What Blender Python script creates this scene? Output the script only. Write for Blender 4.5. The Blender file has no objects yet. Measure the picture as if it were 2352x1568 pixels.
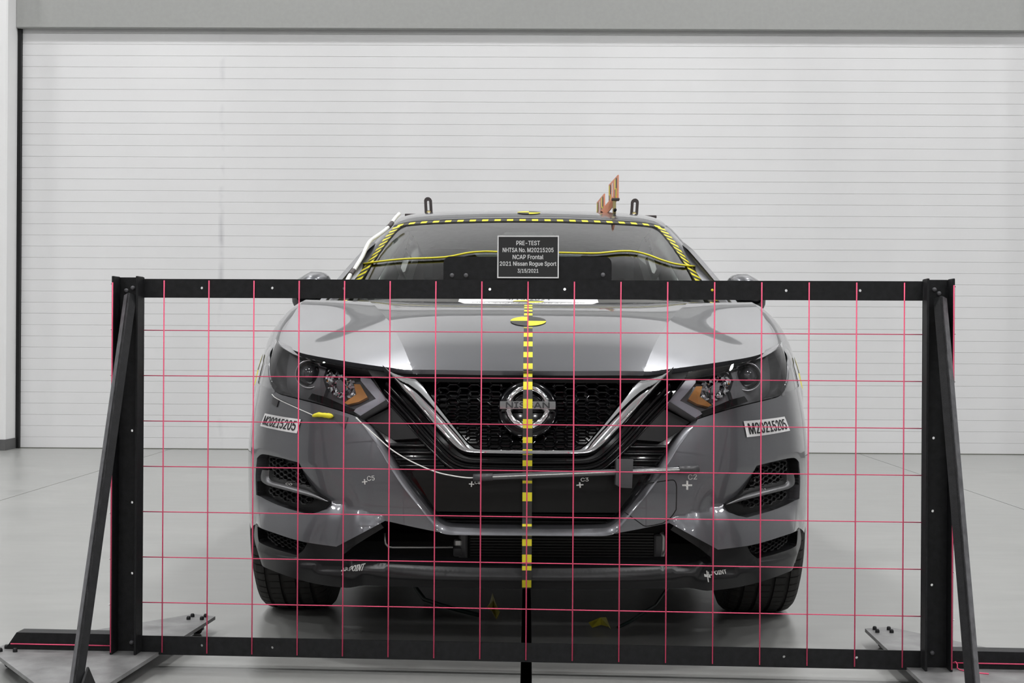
import bpy, math, random
import numpy as np
from mathutils import Vector, Matrix
from mathutils.geometry import delaunay_2d_cdt
random.seed(7)
R = math.radians
sc = bpy.context.scene
COL = sc.collection

# ------------------------------------------------------------------ camera
FPX, CXP, CYP = 3250.0, 1176.0, 784.0
H = 0.87                       # camera height
ROLL, YAW = R(0.34), math.atan(37 / FPX)
_r = Vector((math.cos(YAW), math.sin(YAW), 0)); _u = Vector((0, 0, 1)); _f = Vector((-math.sin(YAW), math.cos(YAW), 0))
cr_, cu_ = _r * math.cos(ROLL) + _u * math.sin(ROLL), -_r * math.sin(ROLL) + _u * math.cos(ROLL)
cam = bpy.data.cameras.new('camera'); camo = bpy.data.objects.new('camera', cam); COL.objects.link(camo)
cam.sensor_width = 36.0; cam.lens = FPX / 2352 * 36.0; cam.clip_end = 200
m = Matrix.Identity(4)
for i in range(3):
    m[i][0] = cr_[i]; m[i][1] = cu_[i]; m[i][2] = -_f[i]
m[2][3] = H
camo.matrix_world = m
sc.camera = camo

# ------------------------------------------------------------------ world, exposure
w = bpy.data.worlds.new('world'); sc.world = w; w.use_nodes = True
w.node_tree.nodes['Background'].inputs[0].default_value = (0.6, 0.63, 0.66, 1)
w.node_tree.nodes['Background'].inputs[1].default_value = 0.05
sc.view_settings.view_transform = 'Standard'; sc.view_settings.look = 'None'
sc.view_settings.gamma = 1.0; sc.view_settings.use_curve_mapping = False
sc.view_settings.exposure = -0.1
cy = sc.cycles                 # keep the light paths short: a white hall would bounce for ever
cy.max_bounces = 7; cy.diffuse_bounces = 4; cy.glossy_bounces = 4; cy.transmission_bounces = 4; cy.transparent_max_bounces = 8
cy.caustics_reflective = False; cy.caustics_refractive = False; cy.adaptive_threshold = 0.06
LAMP = 110.0                    # radiance of the high bay lamps
LAMP_SPOTS = [(x, y) for y in (8.6, 4.0, -8.2, -15.0) for x in (-7.0, -2.4, 2.4, 7.0)] + [(x, -0.6) for x in (-7.0, -2.4, 2.4, 7.0)]  # last row is an added one, to brighten the bumper and chin
CEIL = 8.0

# ------------------------------------------------------------------ materials
MATS = {}
def mat(name, col, rough=0.5, metal=0.0, coat=0.0, var=0.06, scale=30.0, bump=0.0, bscale=200.0, emit=None, spec=0.5, ior=None):
    if name in MATS: return MATS[name]
    M = bpy.data.materials.new(name); M.use_nodes = True; nt = M.node_tree; b = nt.nodes['Principled BSDF']
    tc = nt.nodes.new('ShaderNodeTexCoord'); nz = nt.nodes.new('ShaderNodeTexNoise'); nz.inputs['Scale'].default_value = scale
    nz.inputs['Detail'].default_value = 4
    nt.links.new(tc.outputs['Object'], nz.inputs['Vector'])
    rp = nt.nodes.new('ShaderNodeValToRGB')
    rp.color_ramp.elements[0].position = 0.3; rp.color_ramp.elements[1].position = 0.7
    rp.color_ramp.elements[0].color = tuple(max(0, c * (1 - var)) for c in col) + (1,)
    rp.color_ramp.elements[1].color = tuple(min(1, c * (1 + var)) for c in col) + (1,)
    nt.links.new(nz.outputs['Fac'], rp.inputs['Fac']); nt.links.new(rp.outputs['Color'], b.inputs['Base Color'])
    b.inputs['Roughness'].default_value = rough; b.inputs['Metallic'].default_value = metal
    b.inputs['Coat Weight'].default_value = coat; b.inputs['Coat Roughness'].default_value = 0.02
    b.inputs['Specular IOR Level'].default_value = spec
    if ior: b.inputs['IOR'].default_value = ior
    if emit:
        b.inputs['Emission Color'].default_value = tuple(emit[0]) + (1,); b.inputs['Emission Strength'].default_value = emit[1]
    if bump:
        n2 = nt.nodes.new('ShaderNodeTexNoise'); n2.inputs['Scale'].default_value = bscale; n2.inputs['Detail'].default_value = 3
        nt.links.new(tc.outputs['Object'], n2.inputs['Vector'])
        bp = nt.nodes.new('ShaderNodeBump'); bp.inputs['Strength'].default_value = bump; bp.inputs['Distance'].default_value = 0.01
        nt.links.new(n2.outputs['Fac'], bp.inputs['Height']); nt.links.new(bp.outputs['Normal'], b.inputs['Normal'])
    MATS[name] = M
    return M
def glass(name, tint, refl=1.0, rough=0.0):
    M = bpy.data.materials.new(name); M.use_nodes = True; nt = M.node_tree; nt.nodes.clear()
    o = nt.nodes.new('ShaderNodeOutputMaterial'); mx = nt.nodes.new('ShaderNodeMixShader')
    t = nt.nodes.new('ShaderNodeBsdfTransparent'); t.inputs[0].default_value = tuple(tint) + (1,)
    g = nt.nodes.new('ShaderNodeBsdfGlossy'); g.inputs['Roughness'].default_value = rough
    g.inputs['Color'].default_value = (refl, refl, refl, 1)
    fr = nt.nodes.new('ShaderNodeFresnel'); fr.inputs['IOR'].default_value = 1.5
    nz = nt.nodes.new('ShaderNodeTexNoise'); nz.inputs['Scale'].default_value = 3
    mu = nt.nodes.new('ShaderNodeMath'); mu.operation = 'MULTIPLY_ADD'; mu.inputs[1].default_value = 0.004; mu.inputs[2].default_value = 0
    ad = nt.nodes.new('ShaderNodeMath'); ad.operation = 'ADD'
    nt.links.new(nz.outputs['Fac'], mu.inputs[0]); nt.links.new(mu.outputs[0], ad.inputs[0]); nt.links.new(fr.outputs[0], ad.inputs[1])
    nt.links.new(ad.outputs[0], mx.inputs[0]); nt.links.new(t.outputs[0], mx.inputs[1]); nt.links.new(g.outputs[0], mx.inputs[2])
    nt.links.new(mx.outputs[0], o.inputs[0]); MATS[name] = M
    return M
PAINT = mat('grey_metallic_paint', (0.15, 0.153, 0.165), rough=0.33, metal=0.68, coat=1.0, var=0.05, scale=900)
GBLK = mat('gloss_black_plastic', (0.004, 0.004, 0.005), rough=0.12, coat=0.2, spec=0.3)
PBLK = mat('satin_black_plastic', (0.009, 0.009, 0.0095), rough=0.42, spec=0.3, bump=0.05, bscale=900)
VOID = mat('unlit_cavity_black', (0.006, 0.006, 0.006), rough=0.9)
DGRY = mat('dark_grey_bumper_plastic', (0.013, 0.013, 0.014), rough=0.3, spec=0.4, bump=0.02, bscale=900)
SATIN = mat('satin_dark_silver', (0.16, 0.16, 0.165), rough=0.38, metal=0.8)
CHROME = mat('chrome', (0.85, 0.85, 0.86), rough=0.03, metal=1.0, var=0.01)
CHROMD = mat('dark_chrome', (0.5, 0.5, 0.51), rough=0.12, metal=1.0)
AMBER = mat('amber_plastic', (0.85, 0.36, 0.08), rough=0.25, coat=0.5)
LEDM = mat('milky_light_guide', (0.6, 0.59, 0.66), rough=0.25, coat=0.4)
LAMPB = mat('headlamp_bezel_grey', (0.24, 0.24, 0.25), rough=0.25, coat=0.3)
LENS = glass('clear_headlamp_lens', (0.93, 0.93, 0.94), 1.0)
WGLASS = glass('windshield_glass', (0.84, 0.9, 0.87), 1.0)
SGLASS = glass('side_glass', (0.62, 0.67, 0.66), 1.0)
RGLASS = glass('dark_rear_glass', (0.16, 0.18, 0.18), 1.0)
RUBBER = mat('tyre_rubber', (0.028, 0.027, 0.025), rough=0.75, bump=0.1, bscale=300)
RIM = mat('alloy_rim', (0.25, 0.25, 0.26), rough=0.35, metal=0.9)
YEL = mat('yellow_tape', (0.83, 0.74, 0.03), rough=0.5, var=0.03)
TBLK = mat('black_tape', (0.035, 0.034, 0.028), rough=0.5)
WHITE = mat('white_paper', (0.82, 0.82, 0.82), rough=0.6, var=0.02)
INK = mat('black_ink', (0.012, 0.012, 0.014), rough=0.6)
CHALK = mat('white_marker', (0.62, 0.62, 0.6), rough=0.8, var=0.25, scale=300)
SIGNB = mat('sign_black', (0.02, 0.02, 0.021), rough=0.55)
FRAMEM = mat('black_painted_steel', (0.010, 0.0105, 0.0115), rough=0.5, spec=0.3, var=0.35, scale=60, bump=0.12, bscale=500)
FRAMEG = mat('worn_and_lit_black_steel', (0.11, 0.11, 0.117), rough=0.5, var=0.3, scale=50, bump=0.1, bscale=500)  # bolts and forks; on the brace its paler tone is painted light
PLATEM = mat('scuffed_steel_plate', (0.2, 0.2, 0.2), rough=0.42, var=0.3, scale=14, bump=0.06, bscale=120)
STRING = mat('pink_red_string', (0.98, 0.10, 0.22), rough=0.6, var=0.1, scale=400)
ORANGE = mat('orange_board', (0.78, 0.33, 0.2), rough=0.55)
BRASS = mat('yellow_zinc', (0.5, 0.42, 0.2), rough=0.35, metal=0.8)
BROWN = mat('dark_brown_steel', (0.055, 0.045, 0.045), rough=0.5)
HOSE = mat('white_hose', (0.8, 0.8, 0.77), rough=0.5)
HEADL = mat('light_grey_headliner', (0.78, 0.79, 0.78), rough=0.9, bump=0.05, bscale=600)
TRIMI = mat('light_grey_interior_trim', (0.5, 0.52, 0.5), rough=0.7)
SEATM = mat('charcoal_seat_cloth', (0.02, 0.02, 0.021), rough=0.9, bump=0.1, bscale=400)
DASH = mat('charcoal_dashboard', (0.035, 0.035, 0.036), rough=0.6, bump=0.1, bscale=300)
ALU = mat('bare_aluminium', (0.45, 0.45, 0.44), rough=0.4, metal=0.9)
FIN = mat('radiator_fins', (0.05, 0.05, 0.048), rough=0.5, metal=0.5)
GTAPE = mat('clear_grey_tape', (0.06, 0.06, 0.063), rough=0.35)
CORDM = mat('dark_green_cord', (0.01, 0.03, 0.025), rough=0.6)
WALLW = mat('white_wall_paint', (0.8, 0.8, 0.8), rough=0.6, var=0.015, scale=2)
BASEB = mat('dark_grey_rubber_base', (0.1, 0.1, 0.1), rough=0.6)
LINTEL = mat('grey_lintel', (0.335, 0.34, 0.33), rough=0.6, var=0.03)
SIDEW = mat('pale_grey_wall_paint', (0.5, 0.5, 0.5), rough=0.7, var=0.05, scale=2)
DARKW = mat('grey_wall_paint', (0.22, 0.22, 0.23), rough=0.7, var=0.05, scale=2)
CEILM = mat('pale_ceiling', (0.75, 0.76, 0.77), rough=0.8, var=0.03, scale=1)
STEELW = mat('grey_roof_steel', (0.28, 0.28, 0.29), rough=0.6)
REDM = mat('red_enamel', (0.5, 0.02, 0.015), rough=0.4)

def floor_mat():
    M = bpy.data.materials.new('polished_concrete'); M.use_nodes = True; nt = M.node_tree; b = nt.nodes['Principled BSDF']
    tc = nt.nodes.new('ShaderNodeTexCoord'); mp = nt.nodes.new('ShaderNodeMapping'); mp.inputs['Scale'].default_value = (0.5, 1.6, 1)
    n1 = nt.nodes.new('ShaderNodeTexNoise'); n1.inputs['Scale'].default_value = 1.3; n1.inputs['Detail'].default_value = 8; n1.inputs['Roughness'].default_value = 0.65
    n2 = nt.nodes.new('ShaderNodeTexNoise'); n2.inputs['Scale'].default_value = 9; n2.inputs['Detail'].default_value = 6
    nt.links.new(tc.outputs['Object'], mp.inputs[0]); nt.links.new(mp.outputs[0], n1.inputs['Vector']); nt.links.new(mp.outputs[0], n2.inputs['Vector'])
    mx = nt.nodes.new('ShaderNodeMix'); mx.data_type = 'FLOAT'; mx.inputs[0].default_value = 0.35
    nt.links.new(n1.outputs['Fac'], mx.inputs[2]); nt.links.new(n2.outputs['Fac'], mx.inputs[3])
    rp = nt.nodes.new('ShaderNodeValToRGB'); e = rp.color_ramp.elements
    e[0].position = 0.3; e[0].color = (0.275, 0.28, 0.27, 1); e[1].position = 0.72; e[1].color = (0.365, 0.367, 0.354, 1)
    nt.links.new(mx.outputs[0], rp.inputs[0]); nt.links.new(rp.outputs[0], b.inputs['Base Color'])
    mr = nt.nodes.new('ShaderNodeMapRange'); mr.inputs[3].default_value = 0.22; mr.inputs[4].default_value = 0.4
    nt.links.new(n1.outputs['Fac'], mr.inputs[0]); nt.links.new(mr.outputs[0], b.inputs['Roughness'])
    return M
FLOORM = floor_mat()
def door_mat():
    M = bpy.data.materials.new('white_door_enamel'); M.use_nodes = True; nt = M.node_tree; b = nt.nodes['Principled BSDF']
    tc = nt.nodes.new('ShaderNodeTexCoord'); mp = nt.nodes.new('ShaderNodeMapping'); mp.inputs['Scale'].default_value = (0.5, 1, 0.12)
    n1 = nt.nodes.new('ShaderNodeTexNoise'); n1.inputs['Scale'].default_value = 1.5; n1.inputs['Detail'].default_value = 3
    nt.links.new(tc.outputs['Object'], mp.inputs[0]); nt.links.new(mp.outputs[0], n1.inputs['Vector'])
    rp = nt.nodes.new('ShaderNodeValToRGB'); e = rp.color_ramp.elements
    e[0].position = 0.3; e[0].color = (0.70, 0.70, 0.705, 1); e[1].position = 0.7; e[1].color = (0.78, 0.78, 0.785, 1)
    nt.links.new(n1.outputs['Fac'], rp.inputs[0])
    # old vertical scuff streak near the left
    sx = nt.nodes.new('ShaderNodeSeparateXYZ'); nt.links.new(tc.outputs['Object'], sx.inputs[0])
    ad = nt.nodes.new('ShaderNodeMath'); ad.operation = 'ADD'; ad.inputs[1].default_value = 2.44; nt.links.new(sx.outputs[0], ad.inputs[0])
    ab = nt.nodes.new('ShaderNodeMath'); ab.operation = 'ABSOLUTE'; nt.links.new(ad.outputs[0], ab.inputs[0])
    mr = nt.nodes.new('ShaderNodeMapRange'); mr.inputs[1].default_value = 0.0; mr.inputs[2].default_value = 0.03; mr.inputs[3].default_value = 1; mr.inputs[4].default_value = 0
    nt.links.new(ab.outputs[0], mr.inputs[0])
    n2 = nt.nodes.new('ShaderNodeTexNoise'); n2.inputs['Scale'].default_value = 3.2; n2.inputs['Detail'].default_value = 5; nt.links.new(tc.outputs['Object'], n2.inputs['Vector'])
    m2 = nt.nodes.new('ShaderNodeMapRange'); m2.inputs[1].default_value = 0.5; m2.inputs[2].default_value = 0.7; nt.links.new(n2.outputs['Fac'], m2.inputs[0])
    mu = nt.nodes.new('ShaderNodeMath'); mu.operation = 'MULTIPLY'; nt.links.new(mr.outputs[0], mu.inputs[0]); nt.links.new(m2.outputs[0], mu.inputs[1])
    mu2 = nt.nodes.new('ShaderNodeMath'); mu2.operation = 'MULTIPLY'; mu2.inputs[1].default_value = 0.5; nt.links.new(mu.outputs[0], mu2.inputs[0])
    mx = nt.nodes.new('ShaderNodeMix'); mx.data_type = 'RGBA'; nt.links.new(mu2.outputs[0], mx.inputs[0]); nt.links.new(rp.outputs[0], mx.inputs[6])
    mx.inputs[7].default_value = (0.3, 0.3, 0.33, 1)
    nt.links.new(mx.outputs[2], b.inputs['Base Color']); b.inputs['Roughness'].default_value = 0.45
    return M
DOORM = door_mat()

# ------------------------------------------------------------------ mesh helpers
def tag(o, label=None, cat=None, group=None, kind=None):
    if label: o['label'] = label
    if cat: o['category'] = cat
    if group: o['group'] = group
    if kind: o['kind'] = kind
    return o
def mkmesh(name, V, F, N=None, smooth=False):
    me = bpy.data.meshes.new(name); me.from_pydata([tuple(map(float, v)) for v in V], [], [tuple(int(i) for i in f) for f in F])
    if N is not None:
        me.polygons.foreach_set('use_smooth', [True] * len(me.polygons))
        me.normals_split_custom_set([tuple(map(float, n)) for n in N])
    elif smooth:
        me.polygons.foreach_set('use_smooth', [True] * len(me.polygons))
    me.update()
    return me
def put(name, me, material, parent=None, local=False):
    o = bpy.data.objects.new(name, me); COL.objects.link(o)
    for mm in (material if isinstance(material, (list, tuple)) else [material]): me.materials.append(mm)
    if parent is not None:
        o.parent = parent
        if not local:
            root = parent
            while root.parent: root = root.parent
            o.matrix_parent_inverse = Matrix.Identity(4) if parent is not root else root.matrix_world.inverted()
    return o
def empty(name, loc, rz=0.0):
    o = bpy.data.objects.new(name, None); COL.objects.link(o); o.empty_display_size = 0.1
    o.matrix_world = Matrix.Translation(loc) @ Matrix.Rotation(rz, 4, 'Z')
    return o
class MB:
    def __init__(s): s.V = []; s.F = []; s.S = []; s.M = []
    def add(s, V, F, smooth=False, mi=0):
        k = len(s.V); s.V += [tuple(map(float, v)) for v in V]; s.F += [tuple(int(i) + k for i in f) for f in F]
        s.S += [smooth] * len(F); s.M += [mi] * len(F); return s
    def box(s, lo, hi, b=0.0, mi=0):
        x0, y0, z0 = lo; x1, y1, z1 = hi
        if b <= 0:
            V = [(x0, y0, z0), (x1, y0, z0), (x1, y1, z0), (x0, y1, z0), (x0, y0, z1), (x1, y0, z1), (x1, y1, z1), (x0, y1, z1)]
            F = [(3, 2, 1, 0), (4, 5, 6, 7), (0, 1, 5, 4), (1, 2, 6, 5), (2, 3, 7, 6), (3, 0, 4, 7)]
            return s.add(V, F, mi=mi)
        b = min(b, (x1 - x0) / 2.01, (y1 - y0) / 2.01, (z1 - z0) / 2.01)
        V = []; idx = {}
        for ix, (xa, dx) in enumerate(((x0, b), (x1, -b))):
            for iy, (ya, dy) in enumerate(((y0, b), (y1, -b))):
                for iz, (za, dz) in enumerate(((z0, b), (z1, -b))):
                    for ax in range(3):
                        p = [xa + dx, ya + dy, za + dz]; p[ax] = (xa, ya, za)[ax]
                        idx[(ix, iy, iz, ax)] = len(V); V.append(p)
        F = []
        for ax in range(3):
            o1, o2 = [a for a in range(3) if a != ax]
            for sd in (0, 1):
                q = []
                for (p1, p2) in ((0, 0), (1, 0), (1, 1), (0, 1)):
                    c = [0, 0, 0]; c[ax] = sd; c[o1] = p1; c[o2] = p2; q.append(idx[tuple(c) + (ax,)])
                F.append(q)
        for ax in range(3):
            o1, o2 = [a for a in range(3) if a != ax]
            for p1 in (0, 1):
                for p2 in (0, 1):
                    c0 = [0, 0, 0]; c0[o1] = p1; c0[o2] = p2; c1 = list(c0); c1[ax] = 1
                    F.append([idx[tuple(c0) + (o1,)], idx[tuple(c1) + (o1,)], idx[tuple(c1) + (o2,)], idx[tuple(c0) + (o2,)]])
        for ix in (0, 1):
            for iy in (0, 1):
                for iz in (0, 1): F.append([idx[(ix, iy, iz, a)] for a in range(3)])
        cen = np.array([(x0 + x1) / 2, (y0 + y1) / 2, (z0 + z1) / 2]); VV = np.array(V); G = []
        for f in F:
            n = np.cross(VV[f[1]] - VV[f[0]], VV[f[2]] - VV[f[0]])
            G.append(f if np.dot(n, VV[f].mean(0) - cen) > 0 else f[::-1])
        return s.add(V, G, mi=mi)
    def tube(s, pts, r, n=8, caps=True, mi=0, flat=1.0):
        P = [Vector(p) for p in pts]; rings = []; up = None
        for i, p in enumerate(P):
            t = (P[min(i + 1, len(P) - 1)] - P[max(i - 1, 0)]).normalized()
            if up is None: up = Vector((0, 0, 1)) if abs(t.z) < 0.9 else Vector((0, 1, 0))
            a = t.cross(up).normalized(); up = a.cross(t).normalized()
            rr = r[i] if isinstance(r, (list, tuple)) else r
            rings.append([p + a * rr * math.cos(2 * math.pi * k / n) + up * rr * flat * math.sin(2 * math.pi * k / n) for k in range(n)])
        V = [v for rg in rings for v in rg]; F = []
        for i in range(len(P) - 1):
            for k in range(n):
                F.append((i * n + k, i * n + (k + 1) % n, (i + 1) * n + (k + 1) % n, (i + 1) * n + k))
        s.add(V, [f[::-1] for f in F], True, mi)
        if caps:
            k = len(s.V) - len(V)
            s.F.append(tuple(k + j for j in range(n))); s.S.append(False); s.M.append(mi)
            s.F.append(tuple(k + (len(P) - 1) * n + j for j in reversed(range(n)))); s.S.append(False); s.M.append(mi)
        return s
    def lathe(s, prof, c, axis, n=32, smooth=True, mi=0, closed=False):
        # prof: (radius, along)
        A = Vector(axis).normalized(); u = A.orthogonal().normalized(); v = A.cross(u); C = Vector(c); V = []; F = []
        for (r, h) in prof:
            for k in range(n):
                t = 2 * math.pi * k / n; V.append(C + A * h + (u * math.cos(t) + v * math.sin(t)) * r)
        L = len(prof)
        for i in range(L - 1 if not closed else L):
            j = (i + 1) % L
            for k in range(n): F.append((i * n + k, i * n + (k + 1) % n, j * n + (k + 1) % n, j * n + k))
        return s.add(V, F, smooth, mi)
    def build(s, name, material, parent=None, local=False):
        me = mkmesh(name, s.V, s.F); me.polygons.foreach_set('use_smooth', s.S); me.polygons.foreach_set('material_index', s.M)
        me.update()
        return put(name, me, material, parent, local)
def fix_normals(me):
    import bmesh
    bm = bmesh.new(); bm.from_mesh(me); bmesh.ops.recalc_face_normals(bm, faces=bm.faces); bm.to_mesh(me); bm.free()

def spline(xs, ys):
    xs = np.array(xs, float); ys = np.array(ys, float); n = len(xs); h = np.diff(xs)
    A = np.zeros((n, n)); b = np.zeros(n); A[0, 0] = A[-1, -1] = 1
    for i in range(1, n - 1):
        A[i, i - 1] = h[i - 1]; A[i, i] = 2 * (h[i - 1] + h[i]); A[i, i + 1] = h[i]
        b[i] = 6 * ((ys[i + 1] - ys[i]) / h[i] - (ys[i] - ys[i - 1]) / h[i - 1])
    M_ = np.linalg.solve(A, b)
    def f(x):
        x = np.asarray(x, float); xc = np.clip(x, xs[0], xs[-1])
        i = np.clip(np.searchsorted(xs, xc) - 1, 0, n - 2); a_ = xs[i + 1] - xc; c_ = xc - xs[i]; hh = h[i]
        v = M_[i] * a_ ** 3 / (6 * hh) + M_[i + 1] * c_ ** 3 / (6 * hh) + (ys[i] / hh - M_[i] * hh / 6) * a_ + (ys[i + 1] / hh - M_[i + 1] * hh / 6) * c_
        s0 = (ys[1] - ys[0]) / h[0] - h[0] * (2 * M_[0] + M_[1]) / 6; s1 = (ys[-1] - ys[-2]) / h[-1] + h[-1] * (M_[-2] + 2 * M_[-1]) / 6
        return v + np.where(x < xs[0], (x - xs[0]) * s0, 0) + np.where(x > xs[-1], (x - xs[-1]) * s1, 0)
    return f
def sstep(a, b, x):
    t = np.clip((np.asarray(x, float) - a) / (b - a), 0, 1); return t * t * (3 - 2 * t)
def catmull(pts, n=6):
    P = [np.array(p, float) for p in pts]
    if len(P) < 3: return P
    Q = [2 * P[0] - P[1]] + P + [2 * P[-1] - P[-2]]; out = []
    for i in range(1, len(Q) - 2):
        for k in range(n):
            t = k / n; a, b, c, d = Q[i - 1], Q[i], Q[i + 1], Q[i + 2]
            out.append(0.5 * (2 * b + (c - a) * t + (2 * a - 5 * b + 4 * c - d) * t * t + (3 * b - a - 3 * c + d) * t ** 3))
    out.append(P[-1]); return out
def sections(*secs, n=5):
    out = []
    for s_ in secs:
        q = catmull(s_, n)
        if out and np.linalg.norm(out[-1] - q[0]) < 1e-6: q = q[1:]
        out += q
    if np.linalg.norm(out[0] - out[-1]) < 1e-6: out = out[:-1]
    return out
def inpoly(P, poly):
    P = np.asarray(P, float); poly = np.asarray(poly, float); x, y = P[:, 0], P[:, 1]; c = np.zeros(len(P), bool); j = len(poly) - 1
    for i in range(len(poly)):
        xi, yi = poly[i]; xj, yj = poly[j]
        cond = ((yi > y) != (yj > y)) & (x < (xj - xi) * (y - yi) / (yj - yi + 1e-30) + xi); c ^= cond; j = i
    return c
def resample(poly, sp, closed=True):
    out = []; n = len(poly)
    for i in range(n if closed else n - 1):
        a, b = np.array(poly[i]), np.array(poly[(i + 1) % n]); k = max(1, int(math.ceil(np.linalg.norm(b - a) / sp)))
        for t in range(k): out.append(a + (b - a) * t / k)
    if not closed: out.append(np.array(poly[-1]))
    return out
def resamp_n(poly, n):
    P = np.array(poly, float); d = np.r_[0, np.cumsum(np.linalg.norm(np.diff(P, axis=0), axis=1))]; t = np.linspace(0, d[-1], n)
    return np.stack([np.interp(t, d, P[:, i]) for i in range(P.shape[1])], 1)

def panel(mapf, outer, holes=(), sp=0.012, off=0.0, rim=0.02, creases=(), interior=True, rimoff=None):
    """Curved sheet: outline in a 2D parameter domain, mapf(u, v, d) -> xyz. Returns V, F, per-loop normals."""
    offf = off if callable(off) else (lambda u, v: np.zeros_like(u) + off)
    loops = [resample(outer, sp)] + [resample(h_, sp) for h_ in holes]; pts = []; edges = []; nb = 0
    for lp in loops:
        k = len(pts); pts += lp; edges += [(k + i, k + (i + 1) % len(lp)) for i in range(len(lp))]
    nb = len(pts)
    for cz in creases:
        c = resample(cz, sp, False); k = len(pts); pts += c; edges += [(k + i, k + i + 1) for i in range(len(c) - 1)]
    if interior:
        A = np.array(loops[0]); lo, hi = A.min(0), A.max(0)
        gx, gy = np.meshgrid(np.arange(lo[0], hi[0], sp), np.arange(lo[1], hi[1], sp * 0.87)); gx = gx + (np.arange(gx.shape[0]) % 2)[:, None] * sp * 0.5
        G_ = np.stack([gx.ravel(), gy.ravel()], 1); ok = inpoly(G_, loops[0])
        for h_ in loops[1:]: ok &= ~inpoly(G_, h_)
        G_ = G_[ok]
        if len(G_):
            B = np.array(pts); keep = np.ones(len(G_), bool)
            for i in range(0, len(G_), 500):
                dd = np.min(((G_[i:i + 500, None, :] - B[None]) ** 2).sum(2), axis=1); keep[i:i + 500] = dd > (0.5 * sp) ** 2
            pts += list(G_[keep])
    r = delaunay_2d_cdt([Vector((float(p[0]), float(p[1]))) for p in pts], edges, [], 0, 1e-7)
    U = np.array([(v.x, v.y) for v in r[0]]); T = np.array([list(f) for f in r[2]], int)
    cen = U[T].mean(1); ok = inpoly(cen, loops[0])
    for h_ in loops[1:]: ok &= ~inpoly(cen, h_)
    T = T[ok]
    ar = (U[T[:, 1], 0] - U[T[:, 0], 0]) * (U[T[:, 2], 1] - U[T[:, 0], 1]) - (U[T[:, 1], 1] - U[T[:, 0], 1]) * (U[T[:, 2], 0] - U[T[:, 0], 0])
    T = T[np.abs(ar) > 1e-12]; ar = ar[np.abs(ar) > 1e-12]; T[ar < 0] = T[ar < 0][:, ::-1]
    f = lambda u, v: mapf(u, v, offf(u, v))
    V = f(U[:, 0], U[:, 1])
    cu = U[T].mean(1)[:, None, :]; q = (U[T] * 0.94 + cu * 0.06).reshape(-1, 2); e = 4e-4
    du = f(q[:, 0] + e, q[:, 1]) - f(q[:, 0] - e, q[:, 1]); dv = f(q[:, 0], q[:, 1] + e) - f(q[:, 0], q[:, 1] - e)
    N = np.cross(du, dv); N /= np.linalg.norm(N, axis=1)[:, None] + 1e-12
    V = list(V); F = [tuple(t) for t in T]; N = list(N)
    if rim:
        cnt = {}
        for t in T:
            for i in range(3):
                a, b = int(t[i]), int(t[(i + 1) % 3]); cnt.setdefault((min(a, b), max(a, b)), []).append((a, b))
        back = {}
        for ed in cnt.values():
            if len(ed) != 1: continue
            a, b = ed[0]
            for v in (a, b):
                if v not in back:
                    back[v] = len(V); uu = np.array([U[v, 0]]); vv = np.array([U[v, 1]])
                    V.append(mapf(uu, vv, offf(uu, vv) - rim)[0])
            fc = (b, a, back[a], back[b]); n_ = np.cross(V[a] - V[b], V[back[a]] - V[b]); n_ = n_ / (np.linalg.norm(n_) + 1e-12)
            F.append(fc); N += [n_] * 4
    return np.array(V), F, np.array(N)
def mirror(A):
    V, F, N = A; V = V * np.array([-1, 1, 1]); G = []; M2 = []; k = 0
    for f in F:
        G.append(tuple(f[::-1])); M2 += list(N[k:k + len(f)][::-1] * np.array([-1, 1, 1])); k += len(f)
    return V, G, np.array(M2)
def putp(name, A, material, parent, local=False):
    return put(name, mkmesh(name, *A), material, parent, local)
def both(name, A, material, parent):
    if not isinstance(parent, (list, tuple)): parent = (parent, parent)
    return putp(name, A, material, parent[0]), putp(name, mirror(A), material, parent[1])
def mirror_mb(b):
    c = MB(); c.V = [(-v[0], v[1], v[2]) for v in b.V]; c.F = [f[::-1] for f in b.F]; c.S = list(b.S); c.M = list(b.M); return c
def both_mb(name, b, material, parent):
    if not isinstance(parent, (list, tuple)): parent = (parent, parent)
    return b.build(name, material, parent[0]), mirror_mb(b).build(name, material, parent[1])
def loft(lines, n=None, smooth=True):
    """Strip of quads through polylines of equal length; returns MB."""
    L = [np.array(l) for l in lines]; m_ = len(L[0]); V = [p for l in L for p in l]; F = []
    for i in range(len(L) - 1):
        for k in range(m_ - 1): F.append((i * m_ + k, i * m_ + k + 1, (i + 1) * m_ + k + 1, (i + 1) * m_ + k))
    return MB().add(V, F, smooth)
try:
    import os
    FONT = bpy.data.fonts.load(os.path.join(bpy.utils.system_resource('DATAFILES', path='fonts'), 'Inter.woff2'))   # Blender's own interface font
except Exception:
    FONT = None
def text2d(body, size=1.0, align='CENTER'):
    cu = bpy.data.curves.new('txt', 'FONT'); cu.body = body
    if FONT: cu.font = FONT
    cu.size = size; cu.align_x = align; cu.align_y = 'CENTER'; cu.resolution_u = 3
    o = bpy.data.objects.new('txt', cu); COL.objects.link(o); dg = bpy.context.evaluated_depsgraph_get()
    me = bpy.data.meshes.new_from_object(o.evaluated_get(dg)); V = np.array([v.co[:] for v in me.vertices]); F = [tuple(p.vertices) for p in me.polygons]
    bpy.data.objects.remove(o); bpy.data.curves.remove(cu); bpy.data.meshes.remove(me)
    return V[:, :2], F
def bolden(V, F, e):
    VV = []; FF = []
    for k, (dx, dy) in enumerate(((0, 0), (e, 0), (-e, 0), (0, e), (0, -e))):
        FF += [tuple(i + len(VV) for i in f) for f in F]; VV += [(v[0] + dx, v[1] + dy, k * 1e-5) for v in V]
    return np.array(VV), FF

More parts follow.
